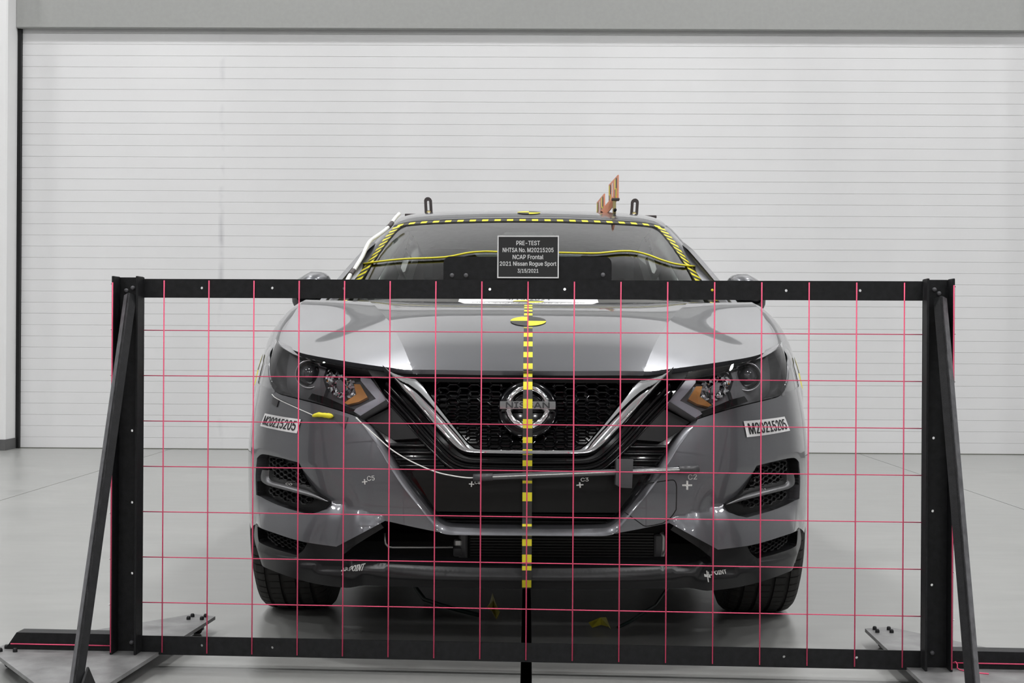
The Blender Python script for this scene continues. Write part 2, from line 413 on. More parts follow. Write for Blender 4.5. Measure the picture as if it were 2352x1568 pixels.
# ------------------------------------------------------------------ room shell
def struct(name, b, material, label=None, parent=None):
    o = b.build(name, material, parent)
    if parent is None: tag(o, label, None, None, 'structure')
    return o
DY = 11.2                      # plane of the big door
XJ = 4.06                      # half width of the opening
fl = empty('floor', (0, 0, 0)); tag(fl, 'polished light grey concrete floor with saw cut joints', None, None, 'structure')
XS = [-12.0, -2.83, -0.015, 0.015, 2.62, 12.0]
for i in range(5):
    if i == 2: continue
    g0 = 0.003 if i not in (0, 3) else 0; g1 = 0.003 if i not in (1, 4) else 0
    MB().box((XS[i] + g0, -22, -0.12), (XS[i + 1] - g1, DY + 0.6, 0)).build('slab', FLOORM, fl)
MB().box((-12, -22, -0.16), (12, DY + 0.6, -0.121)).build('subfloor', VOID, fl)
wb = empty('wall_back', (0, 10.95, 0)); tag(wb, 'white back wall around the big door opening', None, None, 'structure')
for lo, hi in (((-12, 10.95, 0), (-XJ, DY + 0.6, CEIL)), ((XJ, 10.95, 0), (12, DY + 0.6, CEIL)), ((-XJ, 10.95, 4.0), (XJ, DY + 0.6, CEIL))):
    MB().box(lo, hi, 0.012).build('wall_section', WALLW, wb)
struct('trim_1', MB().box((-XJ, 11.13, 3.325), (XJ, 11.18, 4.0), 0.006), LINTEL, 'grey lintel panel across the top of the door opening')
bl = empty('baseboard_left', (-8, 10.9, 0)); tag(bl, 'dark grey rubber baseboard on the wall beside the door', None, None, 'structure')
MB().box((-12, 10.94, 0), (-XJ + 0.006, 10.949, 0.085)).build('board', BASEB, bl)
MB().box((-XJ + 0.0005, 10.9495, 0), (-XJ + 0.006, DY - 0.035, 0.085)).build('board', BASEB, bl)
br = empty('baseboard_right', (8, 10.9, 0)); tag(br, 'dark grey rubber baseboard right of the door opening', None, None, 'structure')
MB().box((XJ, 10.94, 0), (12, 10.949, 0.085)).build('board', BASEB, br)
struct('wall_left', MB().box((-12.2, -22, 0), (-12, DY + 0.6, CEIL)), SIDEW, 'grey left side wall of the hall')
struct('wall_right', MB().box((12, -22, 0), (12.2, DY + 0.6, CEIL)), SIDEW, 'grey right side wall of the hall')
struct('wall_front', MB().box((-12.2, -22.2, 0), (12.2, -22, 2.6)), DARKW, 'dark grey lower wall behind the camera')
struct('trim_9', MB().box((-12.2, -22.2, 2.6), (12.2, -22, CEIL)), WALLW, 'white upper wall behind the camera')
struct('ceiling', MB().box((-12.2, -22.2, CEIL), (12.2, DY + 0.8, CEIL + 0.2)), CEILM, 'pale ceiling of the hall')
dr = empty('door_1', (0, DY, 0)); tag(dr, 'large white sectional overhead door of narrow ribbed panels', None, None, 'structure')
PH = 0.0891
for k in range(46):
    z0, z1 = k * PH, (k + 1) * PH
    g = 0.001 if k % 6 else 0.0026
    b = MB(); x0, x1 = -XJ + 0.03, XJ - 0.03
    prof = [(DY + 0.05, z0), (DY + 0.003, z0 + 0.0001), (DY + 0.0025, z0 + g), (DY, z0 + g + 0.0025), (DY, z1 - 0.0012), (DY + 0.003, z1 - 0.0001), (DY + 0.05, z1)]
    V = [(x0, y, z) for y, z in prof] + [(x1, y, z) for y, z in prof]; n = len(prof)
    b.add(V, [(i, i + n, i + 1 + n, i + 1) for i in range(n - 1)] + [tuple(range(n)), tuple(range(2 * n - 1, n - 1, -1))])
    b.build('panel', DOORM, dr)
MB().box((-XJ + 0.03, DY + 0.05, 0.0), (XJ - 0.03, DY + 0.07, 46 * PH)).build('door_core', BASEB, dr)
MB().box((-XJ, DY - 0.03, 0), (-XJ + 0.028, DY + 0.07, 4.0)).build('side_seal', PBLK, dr)
MB().box((XJ - 0.028, DY - 0.03, 0), (XJ, DY + 0.07, 4.0)).build('side_seal', PBLK, dr)
MB().box((-XJ + 0.03, DY - 0.004, 0), (XJ - 0.03, DY + 0.03, 0.007)).build('bottom_seal', mat('bottom_seal_rubber', (0.12, 0.125, 0.1), 0.7), dr)

# roof beams and lamps (outside the photograph, seen in reflections)
for y in (-17.5, -11.5, -5.4, 0.2, 5.8):
    bm_ = empty('roof_beam', (0, y, CEIL - 0.5)); tag(bm_, None, None, None, 'structure')
    bm_['label'] = 'grey steel roof beam at depth %d metres' % round(y + 22)
    MB().box((-12, y - 0.1, CEIL - 0.44), (12, y + 0.1, CEIL - 0.41)).build('flange', STEELW, bm_)
    MB().box((-12, y - 0.012, CEIL - 0.41), (12, y + 0.012, CEIL)).build('web', STEELW, bm_)
EMIT = mat('lamp_diffuser', (0.9, 0.9, 0.9), 0.5, emit=((1.0, 0.995, 0.995), LAMP))
HOUS = mat('lamp_housing', (0.25, 0.25, 0.26), 0.5)
ACRY = mat('acrylic_added_glow', (0.8, 0.8, 0.8), 0.4, emit=((1.0, 0.995, 0.995), LAMP * 0.09))  # glow added to the lamp housings to brighten the ceiling
ACRY.cycles.emission_sampling = 'NONE'; EMIT.cycles.emission_sampling = 'FRONT'
for i, (x, y) in enumerate(LAMP_SPOTS):
    t = empty('high_bay_lamp', (x, y, CEIL - 1.0)); tag(t, 'round high bay lamp, %s of the row %s' % ({-7.0: 'leftmost', -2.4: 'second from left', 2.4: 'second from right', 7.0: 'rightmost'}[x], {8.6: 'nearest the big door', 4.0: 'above the car', -0.6: 'added above the camera to light the bumper', -8.2: 'behind the camera', -15.0: 'farthest behind the camera'}[y]), 'lamp', 'high bay lamps under the hall roof')
    MB().lathe([(0.0, 0.22), (0.1, 0.22), (0.14, 0.1), (0.37, 0.03), (0.37, -0.01), (0.35, -0.01), (0.35, 0.0)], (x, y, CEIL - 1.0), (0, 0, 1), 12).build('reflector', ACRY, t)
    b = MB(); b.add([(x + 0.35 * math.cos(k * math.pi / 5), y + 0.35 * math.sin(k * math.pi / 5), CEIL - 1.005) for k in range(10)], [tuple(range(9, -1, -1))]); b.build('diffuser', EMIT, t)
    MB().tube([(x, y, CEIL - 0.78), (x, y, CEIL - 0.001)], 0.012).build('rod', HOUS, t)

# ------------------------------------------------------------------ photo rays -> body surfaces
YB = 3.75                      # distance of the bumper face
def ab(p):
    u, v = p[0] - CXP, CYP - p[1]
    u2, v2 = u * math.cos(ROLL) - v * math.sin(ROLL), u * math.sin(ROLL) + v * math.cos(ROLL)
    d = _r * u2 + _u * v2 + _f * FPX
    return d.x / d.y, d.z / d.y
plan = [(0, 0), (.2, .006), (.4, .03), (.55, .08), (.65, .15), (.72, .23), (.773, .31), (.812, .405), (.843, .52), (.868, .65), (.895, .79), (.912, .92), (.915, 1.1), (.915, 1.4)]
plan = [(-x, y) for x, y in plan[:0:-1]] + plan
PA = np.array(plan); cs = np.r_[0, np.cumsum(np.linalg.norm(np.diff(PA, axis=0), axis=1))]; cs -= cs[len(plan) // 2]
Xs, Ys = spline(cs, PA[:, 0]), spline(cs, PA[:, 1])
KZ = spline([.12, .22, .30, .40, .55, .65, .75, .82, .88, .95, 1.02], [1.06, 1.04, 1.01, 1.0, 1.0, 1.012, 1.035, 1.06, 1.10, 1.15, 1.19])
QZ = spline([.15, .20, .25, .32, .42, .52, .60, .68, .75, .80, .86, .95], [.10, .07, .035, .01, 0, .005, .02, .045, .075, .105, .15, .22])
def fas0(s, z):
    x = Xs(s); fade = 1 - sstep(.35, .85, np.abs(x))
    return np.stack([x / KZ(z), YB + Ys(s) + QZ(z) * fade, np.asarray(z, float) + 0 * x], -1)
def fas(s, z, d):
    s = np.asarray(s, float); z = np.asarray(z, float); p = fas0(s, z); e = 1e-3
    n = np.cross(fas0(s + e, z) - fas0(s - e, z), fas0(s, z + e) - fas0(s, z - e)); n /= np.linalg.norm(n, axis=-1)[..., None]
    return p + n * np.asarray(d, float)[..., None]
ST = np.linspace(-1.6, 1.6, 1201); _memo = {}
def px2sz(p):
    key = (round(float(p[0]), 3), round(float(p[1]), 3))
    if key in _memo: return _memo[key].copy()
    a, b = ab(p); z = H + b * (YB + 0.1)
    for _ in range(8):
        q = fas0(ST, np.full(len(ST), z)); r_ = q[:, 0] / q[:, 1]
        i0, i1 = int(np.argmin(r_)), int(np.argmax(r_)); s = np.interp(a, r_[i0:i1 + 1], ST[i0:i1 + 1])
        y = np.interp(s, ST, q[:, 1]); z = H + b * y
    _memo[key] = np.array([s, z])
    return np.array([s, z])
def sz(pts): return [px2sz(p) for p in pts]
def fpt(p, d=0.0):
    s, z = px2sz(p); return fas(np.array([s]), np.array([z]), np.array([d]))[0]

GC = spline([0.0, .10, .2, .3, .4, .5, .65, .8, 1.0, 1.2], [.735, .789, .835, .873, .905, .934, .967, .988, 1.002, 1.007])
GD = spline([-.3, -.15, 0, .15, .3, .45, .55, .635, .70, .77, .82], [.004, .001, 0, .001, .004, .018, .037, .057, .068, .078, .10])
GW = spline([-.2, 0, .2, .4, .6, .75, 1.0, 1.2], [1, 1, 1, 1.0, .96, .60, -.06, -.12])
XC = lambda y: .318 + .25 * (np.asarray(y, float) - .12)
def Gz(x, y):
    ax = np.abs(x); return GC(y) - GD(ax) * GW(y) - .013 * (1 - np.exp(-np.maximum(0, ax - XC(y)) / .06)) * sstep(1.25, .8, y)
def hood(x, y, d):
    x = np.asarray(x, float); y = np.asarray(y, float); e = 1e-3
    gx = (Gz(x + e, y) - Gz(x - e, y)) / (2 * e); gy = (Gz(x, y + e) - Gz(x, y - e)) / (2 * e)
    n = np.stack([-gx, -gy, np.ones_like(gx)], -1); n /= np.linalg.norm(n, axis=-1)[..., None]
    return np.stack([x, YB + y, Gz(x, y)], -1) + n * np.asarray(d, float)[..., None]
def px2xy(p):
    a, b = ab(p); Y = np.linspace(YB - 0.02, YB + 1.4, 4000); h_ = H + b * Y - Gz(a * Y, Y - YB)
    i = np.argmax(h_ < 0) if (h_ < 0).any() else int(np.argmin(h_)); y = Y[i]
    return np.array([a * y, y - YB])
def mirr(poly): return [np.array([-p[0], p[1]]) for p in reversed(poly)]

# ------------------------------------------------------------------ the car
car = empty('car', (0, YB + 2.2, 0))
tag(car, 'dark grey crossover car with yellow and black test tape on its hood', 'car')

# ---- hood
he = [px2xy(p) for p in catmull([(946, 850.5), (887, 843), (843, 837), (785, 828), (714, 815.5), (682, 807), (658, 795), (640, 781)], 4)]
cen = px2xy((1212, 851.5)); he[0][1] = cen[1] + (he[0][0] / 0.318) ** 2 * 0.012
mid = [np.array([x, cen[1] + (x / 0.318) ** 2 * 0.012]) for x in np.linspace(0, he[0][0], 6)]
half = mid[:-1] + he
xh0, yh0 = abs(half[-1][0]), half[-1][1]
XH = lambda y: xh0 - .022 * (y - yh0)
half = half + [np.array([-XH(y), y]) for y in np.linspace(yh0 + .06, 1.06, 8)] + [np.array([-.4, 1.01]), np.array([0, 1.0])]
outer = half[:-1] + [np.array([0, 1.0])] + mirr(half[1:-1])
cz = [np.array([XC(y) + 0., y]) for y in np.linspace(he[0][1] + .02, 1.0, 30)]
A = panel(hood, outer[::-1] if False else outer, sp=.022, rim=.014, creases=[cz, [np.array([-c[0], c[1]]) for c in cz]])
putp('hood', A, PAINT, car)
# cowl behind the hood
cw = loft([[(x, YB + .98 + .05 * x * x, Gz(x, 1.0) - .03) for x in np.linspace(-.70, .70, 30)], [(x, YB + 1.30 + .34 * x * x, 0.985 - .05 * x * x) for x in np.linspace(-.70, .70, 30)]])
cw.build('cowl_panel', PBLK, car)

# ---- body sides
SI = np.linspace(0.3, 1.55, 1500); YI = Ys(SI)
def sx(y, z):
    s = np.interp(min(y, 1.2), YI, SI); x = float(Xs(s)) / float(KZ(z)) - .004 * float(sstep(.62, .58, y))
    if y > 3.7: x *= 1 - .13 * ((y - 3.7) / .6) ** 2
    return x
YW1, YW2, RA = .88, 3.527, .385
def zbot(y):
    for yc in (YW1, YW2):
        if abs(y - yc) < RA: return max(.26, .335 + math.sqrt(RA ** 2 - (y - yc) ** 2)) if y > .60 or yc != YW1 else .720
    return .26 if y > .6 else .720
def topc(y):
    if y < yh0:
        t = sstep(.40, yh0, y); z = float(np.interp(y, [.26, .31, .385, yh0], [.736, .756, .812, float(Gz(xh0, yh0))])); return ((sx(y, z) - .004) * (1 - t) + xh0 * t, z)
    if y <= 1.15: return (XH(y), float(Gz(XH(y), y)))
    return (XH(1.15) * (1 - .09 * max(0, (y - 3.6) / .7) ** 2), float(Gz(XH(1.15), 1.15)) + .02 * (y - 1.15))
def side_part(name, y0, y1, n):
    yy = sorted(set(list(np.linspace(y0, y1, n)) + [y for y in (YW1 - RA + .002, YW2 - RA - .002, YW2 - RA + .002, YW2 + RA - .002, YW2 + RA + .002, YW1 + RA - .002, YW1 + RA + .002) if y0 < y < y1]))
    rows = []
    for y in yy:
        x0, z0 = topc(y); zb = zbot(y); z1 = min(.80, z0 - .012); x1 = sx(y, z1); row = []
        lx = x1 - x0
        for t in np.linspace(0, 1, 12):
            p0, p1, p2, p3 = np.array([x0, z0]), np.array([x0 + lx * .55, z0 - (z0 - z1) * .10]), np.array([x1, z1 + (z0 - z1) * .45]), np.array([x1, z1])
            q = (1 - t) ** 3 * p0 + 3 * t * (1 - t) ** 2 * p1 + 3 * t * t * (1 - t) * p2 + t ** 3 * p3
            row.append((q[0], YB + y, q[1]))
        for t in np.linspace(0, 1, 13)[1:]:
            z = z1 + (zb - z1) * t; flare = .010 * math.exp(-((z - zb) / .035) ** 2) * float(sstep(.66, .86, y)) if min(abs(y - YW1), abs(y - YW2)) < RA + .03 else 0
            row.append((sx(y, z) + flare, YB + y, z))
        row.append((row[-1][0] - .04, YB + y, zb + .004))
        rows.append(row)
    b = MB(); n2 = len(rows[0]); V = [p for r_ in rows for p in r_]; F = []
    for i in range(len(rows) - 1):
        for k in range(n2 - 1): F.append((i * n2 + k, i * n2 + k + 1, (i + 1) * n2 + k + 1, (i + 1) * n2 + k))
    b.add(V, [f[::-1] for f in F], True)
    mirror_mb(b).build(name, PAINT, car); b.build(name, PAINT, car)
side_part('fender', .262, 1.40, 74)
side_part('front_door', 1.406, 2.50, 12)
side_part('rear_door', 2.506, 3.10, 8)
side_part('rear_quarter_panel', 3.106, 4.27, 60)

# ---- greenhouse: roof, windshield, sides
RC = spline([2.05, 2.15, 2.25, 2.4, 2.6, 2.8, 3.2, 3.7, 4.0], [1.352, 1.386, 1.412, 1.438, 1.459, 1.468, 1.466, 1.434, 1.39])
RD = spline([-.3, 0, .3, .45, .55, .60, .63], [.004, 0, .004, .010, .024, .05, .085])
YT = lambda x: 2.15 + .20 * x * x
def roofz(x, y): return RC(y - .20 * np.asarray(x) ** 2 * sstep(3.2, 2.2, y)) - RD(np.abs(x))
def roofm(x, y, d):
    x = np.asarray(x, float); y = np.asarray(y, float)
    return np.stack([x, YB + y, roofz(x, y) + np.asarray(d, float)], -1)
XR = .615
rx = np.linspace(-XR, XR, 30)
A = panel(roofm, [np.array([x, YT(x)]) for x in rx] + [np.array([x, 4.0 - .1 * (x / XR) ** 2]) for x in rx[::-1]], sp=.045, rim=.012)
putp('roof', A, PAINT, car)
WB = lambda x: (1.25 + .34 * x * x, 1.0 - .03 * x * x)
def wsh(u, v, d):
    u = np.asarray(u, float); v = np.asarray(v, float); w_ = .725 + (.565 - .725) * v; x = u * w_
    yb, zb = 1.25 + .34 * x * x, 1.0 - .03 * x * x; yt = 2.15 + .20 * x * x; zt = 1.378 - RD(np.abs(x)) * .9
    b_ = 4 * v * (1 - v)
    return np.stack([x, YB + yb + (yt - yb) * v - .02 * b_ , zb + (zt - zb) * v + .022 * b_ + np.asarray(d, float)], -1)
sq = [np.array(p, float) for p in [(-1, 0), (1, 0), (1, 1), (-1, 1)]]
A = panel(wsh, sq, sp=.05, rim=.0); wso = putp('windshield', A, WGLASS, car)
# black ceramic border along the glass edge
for nm, poly in (('glass_border', [(-1, .95), (1, .95), (1, 1), (-1, 1)]), ('glass_border', [(-1, 0), (-.935, 0), (-.93, .95), (-1, .95)]), ('glass_border', [(1, 0), (1, .95), (.93, .95), (.935, 0)]), ('glass_border', [(-.955, 0), (.955, 0), (.955, .06), (-.955, .06)])):
    A = panel(wsh, [np.array(p, float) for p in poly], sp=.04, off=.0015, rim=0); putp(nm, A, TBLK, wso)
def wpx(p):
    a, b = ab(p); v = .5
    uu = 0.
    for _ in range(60):
        q = wsh(np.array([uu]), np.array([v]), np.array([0.]))[0]
        e1, e2 = a - q[0] / q[1], b - (q[2] - H) / q[1]
        uu = min(1.1, max(-1.1, uu + e1 * 6.0)); v = min(1.1, max(-.1, v + e2 * 12.0))
    return np.array([uu, v])
# side greenhouse (right side, mirrored)
def gside(y, z, d):
    y = np.asarray(y, float); z = np.asarray(z, float)
    zb = 1.0 + .02 * (y - 1.2); t = np.clip((z - zb) / (1.36 - zb), -.2, 1.1)
    x = .752 + (.612 - .752) * t - .025 * (t - .2) ** 2; x = x * (1 - .10 * np.clip((y - 3.3) / 1.0, 0, 1) ** 2)
    return np.stack([x + np.asarray(d, float), YB + y, z], -1)
def zr_(y): return float(roofz(XR, y))
up = [np.array([y, zr_(y)]) for y in np.linspace(2.32, 4.0, 16)]
low = [np.array([y, 1.0 + .02 * (y - 1.2)]) for y in np.linspace(1.28, 4.25, 14)]
outl = low + [np.array([4.2, 1.2])] + up[::-1] + [np.array([1.9, 1.24])]
hole = [np.array(p) for p in [(1.52, 1.035), (3.2, 1.06), (3.85, 1.12), (3.6, 1.30), (2.9, 1.335), (2.40, 1.325), (2.0, 1.235)]]
A = panel(gside, outl, [hole], sp=.05, rim=.02); both('side_frame', A, PAINT, car)
A = panel(gside, hole, sp=.08, off=-.012, rim=0); both('side_window', A, SGLASS, car)
A = panel(gside, [np.array(p) for p in [(2.47, 1.04), (2.56, 1.04), (2.60, 1.34), (2.53, 1.34)]], sp=.05, off=-.004, rim=.01); both('door_pillar', A, GBLK, car)
# A pillars
vv = np.linspace(0, 1, 18)
e0 = wsh(np.full(18, 1.0), vv, np.zeros(18)); e1 = []
for t in vv:
    z = .985 + (1.352 - .985) * t; y = 1.36 + (2.34 - 1.36) * t; e1.append(gside(np.array([y]), np.array([z]), np.array([0.]))[0])
e1 = np.array(e1); midl = (e0 + e1) / 2 + np.array([.012, -.004, .014]); m2 = e0 * .75 + e1 * .25 + np.array([.006, -.004, .012]); m3 = e0 * .25 + e1 * .75 + np.array([.012, -.0, .006])
pb = loft([e0, m2, midl, m3, e1]); both_mb('a_pillar', mirror_mb(mirror_mb(pb)), PAINT, car)
# tail
tl = loft([[(x, YB + 4.0 - .1 * (x / XR) ** 2, roofz(x, 4.0 - .1 * (x / XR) ** 2)) for x in np.linspace(-XR, XR, 14)], [(x * 1.14, YB + 4.28 - .08 * x * x, 1.05) for x in np.linspace(-XR, XR, 14)]])
tl.build('rear_window', RGLASS, car)
tg = loft([[(x * 1.14, YB + 4.28 - .08 * x * x, 1.05) for x in np.linspace(-XR, XR, 14)], [(x * 1.30, YB + 4.36 - .22 * x * x, .80) for x in np.linspace(-XR, XR, 14)], [(x * 1.30, YB + 4.37 - .22 * x * x, .26) for x in np.linspace(-XR, XR, 14)]])
tg.build('tailgate', PAINT, car)
MB().box((-.70, YB + .34, .19), (.70, YB + 4.25, .31), .02).build('underbody', VOID, car)
MB().box((-.62, YB + .60, .20), (.62, YB + .95, .30), .02).build('subframe', VOID, car)
MB().box((-.60, YB + .42, .31), (.60, YB + 1.15, .80)).build('engine_bay', VOID, car)

# ---- interior
A = panel(lambda x, y, d: roofm(x, y, d) + np.array([0, 0, -.045]), [np.array([x, YT(x) + .02]) for x in rx * .93] + [np.array([x, 3.95]) for x in rx[::-1] * .93], sp=.08, rim=0)
putp('headliner', (A[0], [f[::-1] for f in A[1]], -A[2].reshape(-1, 3)), HEADL, car)
ds = MB(); pr = [(1.16, .90), (1.22, .955), (1.45, .975), (1.72, .965), (1.80, .93), (1.82, .80)]
ds.add([(x, YB + y + .25 * abs(x) ** 2 * (y < 1.4), z) for x in np.linspace(-.68, .68, 12) for y, z in pr], [(i * 6 + k, (i + 1) * 6 + k, (i + 1) * 6 + k + 1, i * 6 + k + 1) for i in range(11) for k in range(5)], True); ds.build('dashboard', DASH, car)
MB().box((-.70, YB + 1.5, .42), (.70, YB + 4.0, .46)).build('cabin_floor', SEATM, car)
for sx_ in (-.36, .36):
    st = MB(); st.box((sx_ - .25, YB + 2.25, .45), (sx_ + .25, YB + 2.75, .62), .05); so = st.build('seat', SEATM, car)
    b = MB(); V0 = []
    b.box((sx_ - .24, YB + 2.70, .58), (sx_ + .24, YB + 2.86, 1.10), .06); b.build('seat_back', SEATM, so)
    MB().box((sx_ - .13, YB + 2.80, 1.12), (sx_ + .13, YB + 2.90, 1.30), .045).build('headrest', SEATM, so)
MB().box((-.62, YB + 3.45, .60), (.62, YB + 3.62, 1.10), .06).build('rear_seat', SEATM, car)
for x in (-.4, .4): MB().box((x - .12, YB + 3.50, 1.10), (x + .12, YB + 3.60, 1.26), .04).build('rear_headrest', SEATM, car)
sw = MB(); swc = (.36, YB + 1.95, .93); sw.lathe([(.185 + .016 * math.cos(t), .016 * math.sin(t)) for t in np.linspace(0, 2 * math.pi, 11)[:-1]], swc, (0, -.9, .42), 36, closed=True)
swo = sw.build('steering_wheel', DASH, car)
MB().lathe([(0, .03), (.06, .025), (.075, 0)], swc, (0, -.9, .42), 20).build('steering_hub', DASH, swo)
b = MB(); b.box((.18, YB + 1.93, .915), (.54, YB + 1.96, .94), .008); b.build('steering_spoke', DASH, swo)
MB().box((-.11, YB + 2.0, 1.255), (.11, YB + 2.03, 1.315), .012).build('rear_view_mirror', DASH, car)
for sgn in (-1, 1):
    b = MB(); b.tube([(sgn * .655, YB + 1.62, 1.02), (sgn * .60, YB + 2.0, 1.21), (sgn * .545, YB + 2.30, 1.335)], .035, 8); b.build('a_pillar_trim', TRIMI, car)
    b = MB(); b.tube([(sgn * .665, YB + 2.60, 1.0), (sgn * .58, YB + 2.66, 1.36)], .04, 8); b.build('b_pillar_trim', TRIMI, car)
    b = MB(); b.tube([(sgn * .62, YB + 2.58, 1.27), (sgn * .50, YB + 2.66, 1.02), (sgn * .36, YB + 2.62, .80)], .022, 8, flat=.25); b.build('seat_belt', TRIMI, car)

# ---- mirrors, folded against the doors
for sgn, nm in ((-1, 'a'), (1, 'b')):
    c = np.array([sgn * .845, YB + 1.80, 1.072]); V = []; F = []; nr, ns = 14, 20
    for i in range(nr):
        t = i / (nr - 1); y = -.15 + .27 * t
        f_ = math.sin(math.pi * (.10 + .86 * t)) ** .55; hw, hh = .075 * f_, .068 * f_
        for k in range(ns):
            a = 2 * math.pi * k / ns; ca, sa = math.cos(a), math.sin(a)
            px_, pz_ = abs(ca) ** .62 * np.sign(ca), abs(sa) ** .62 * np.sign(sa)
            taper = 1 - .35 * max(0, px_ * sgn) * max(0, pz_)
            V.append(c + np.array([hw * px_, y, hh * pz_ * taper - .012 * max(0, px_ * sgn)]))
    for i in range(nr - 1):
        for k in range(ns): F.append((i * ns + k, i * ns + (k + 1) % ns, (i + 1) * ns + (k + 1) % ns, (i + 1) * ns + k))
    F.append(tuple(range(ns))); F.append(tuple(range((nr - 1) * ns, nr * ns)))
    b = MB(); b.add(V, F, True); mo = b.build('side_mirror', PAINT, car); fix_normals(mo.data)
    zc = c[2]
    b = MB(); V = [p * np.array([1, 1, 1]) for p in []]
    # dark lower shell and arm
    lo_ = []; 
    for i in range(nr):
        t = i / (nr - 1); y = -.155 + .28 * t; f_ = math.sin(math.pi * (.10 + .86 * t)) ** .55
        lo_.append([c + np.array([.0765 * f_ * math.cos(a) * (abs(math.cos(a)) + 1e-9) ** -.38, y, -.018 + .062 * f_ * math.sin(a) * (abs(math.sin(a)) + 1e-9) ** -.3 - .012 * max(0, math.cos(a) * sgn)]) for a in np.linspace(math.pi, 2 * math.pi, 12)])
    b = loft(lo_); b.build('mirror_base', PBLK, mo)
    MB().box((min(sgn * .70, sgn * .80), YB + 1.72, 1.005), (max(sgn * .70, sgn * .80), YB + 1.84, 1.045), .012).build('mirror_arm', PBLK, mo)

# ---- bumper, traced on the left half and mirrored
def yarch(z): return YW1 - math.sqrt(max(1e-6, RA ** 2 - (z - .335) ** 2))
def s_at_y(y): return -float(np.interp(y, YI, SI))
arch_pts = [np.array([s_at_y(yarch(z) + .002), z]) for z in np.linspace(.30, .585, 12)]
crease = [(826, 965), (840, 985), (850, 1001), (866, 1023), (891.5, 1066), (923, 1115), (966, 1169), (995, 1206), (1009, 1222)]
inner = [(823, 956), (846, 972), (862, 992), (876, 1013), (896, 1048), (931, 1104), (975, 1162), (999, 1191), (1012, 1203), (1030, 1210.5), (1060, 1213), (1110, 1214.5), (1160, 1215.5), (1212, 1216)]
hl_low = [(823, 958), (785, 945), (726, 927), (667, 912), (640, 904), (627, 893)]
foghole_top = [(590, 1052), (596, 1044), (606, 1043), (640, 1050), (685, 1061.7), (730, 1074)]
foghole = sections([(590, 1052), (596, 1045), (606, 1043), (640, 1050), (686, 1062)], [(686, 1062), (697, 1089), (722, 1129), (752, 1150)], [(752, 1150), (754, 1156), (746, 1168)], [(746, 1168), (730, 1176), (708, 1181)], [(708, 1181), (650, 1165), (612, 1149), (588, 1136)], [(588, 1136), (587, 1090), (590, 1052)], n=3)
SZc = sz(catmull(crease, 4)); SZhl = sz(catmull(hl_low, 4))
bot = sz(sections([(1009, 1222), (952, 1210.5), (885, 1195.5)], [(885, 1195.5), (782, 1249)], [(782, 1249), (705, 1238), (640, 1219), (590, 1202)], n=4))
seam = [np.array([s_at_y(.60), z]) for z in (.745, .68, .60)]
cover = SZhl[::-1]                                     # from outer top to inner top... (u grows towards the centre)
outer = [SZhl[-1]] + seam + arch_pts[::-1] + bot[::-1] + SZc[::-1] + SZhl[:-1]
zcr = sz([(885, 1185), (820, 1168), (752, 1152), (690, 1150), (620, 1138), (584, 1128)])
zcr = sorted([tuple(p) for p in zcr]); ZS = np.array([p[0] for p in zcr]); ZZ = np.array([p[1] for p in zcr])
zup = sz([(620, 1037), (690, 1058), (760, 1082), (830, 1100), (880, 1112)]); zup = sorted([tuple(p) for p in zup]); US = np.array([p[0] for p in zup]); UZ = np.array([p[1] for p in zup])
def boff(s, z):
    s = np.asarray(s, float); z = np.asarray(z, float)
    zc = np.interp(s, ZS, ZZ); below = np.maximum(0, zc - z); wgt = sstep(-.92, -.80, s) * sstep(-.36, -.42, s)
    d = .58 * below * (1 - np.clip(below / .16, 0, 1) * .5) * wgt
    zu = np.interp(s, US, UZ); ab_ = np.clip(zu - z, 0, .08) * (z > zc - 1) ; d = d - .22 * np.minimum(ab_, np.maximum(0, zu - zc)) * wgt * sstep(-.44, -.52, s) + .22 * np.minimum(below, 0)
    return d
A = panel(fas, outer, [sz(foghole)], sp=.013, off=boff, rim=.035)
cov = both('bumper_cover', A, PAINT, car)
# bright chamfer that runs from the left headlight down, along the chin and up to the right
n = 60
Lc = resamp_n(sz(catmull(crease + [(1030, 1227.5), (1060, 1228.5), (1110, 1229), (1160, 1229.3), (1212, 1229.5)], 4)), n)
Li = resamp_n(sz(catmull(inner, 4)), n)
def fl_(P, d): return fas(P[:, 0], P[:, 1], np.full(len(P), d))
def full(P): return np.concatenate([P, P[::-1][1:] * np.array([-1, 1, 1])])
ed = loft([full(fl_(Lc, -.035)), full(fl_(Lc, -.0)), full(fl_(Lc * .94 + Li * .06, .0052)), full(fl_(Lc * .90 + Li * .10, .005)), full(fl_(Lc * .45 + Li * .55, -.0032)), full(fl_(Lc * .06 + Li * .94, -.0102)), full(fl_(Li, -.0125)), full(fl_(Li, -.075))])
ed.build('bumper_edge', PAINT, car)

# ---- gloss black grille surround
top = [(846, 850), (887, 846), (946, 853), (1040, 854.5), (1130, 855), (1212, 855)]
inn = inner[:8] + [(991, 1181)]
inn = [p for p in inner if p[1] < 1165] + [(989, 1181)]
gs = sz([(1212, 855), (1130, 855), (1040, 854.5), (946, 853), (887, 846), (846, 849)] + [(887, 917)] + [(826, 956)] + inn[1:] + [(1212, 1181)])
gs[0][0] = 0; gs[-1][0] = 0
gfull = gs + [np.array([-p[0], p[1]]) for p in gs[::-1][1:-1]]
A = panel(fas, gfull, sp=.02, off=-.055, rim=.02); gso = putp('grille_surround', A, GBLK, car)
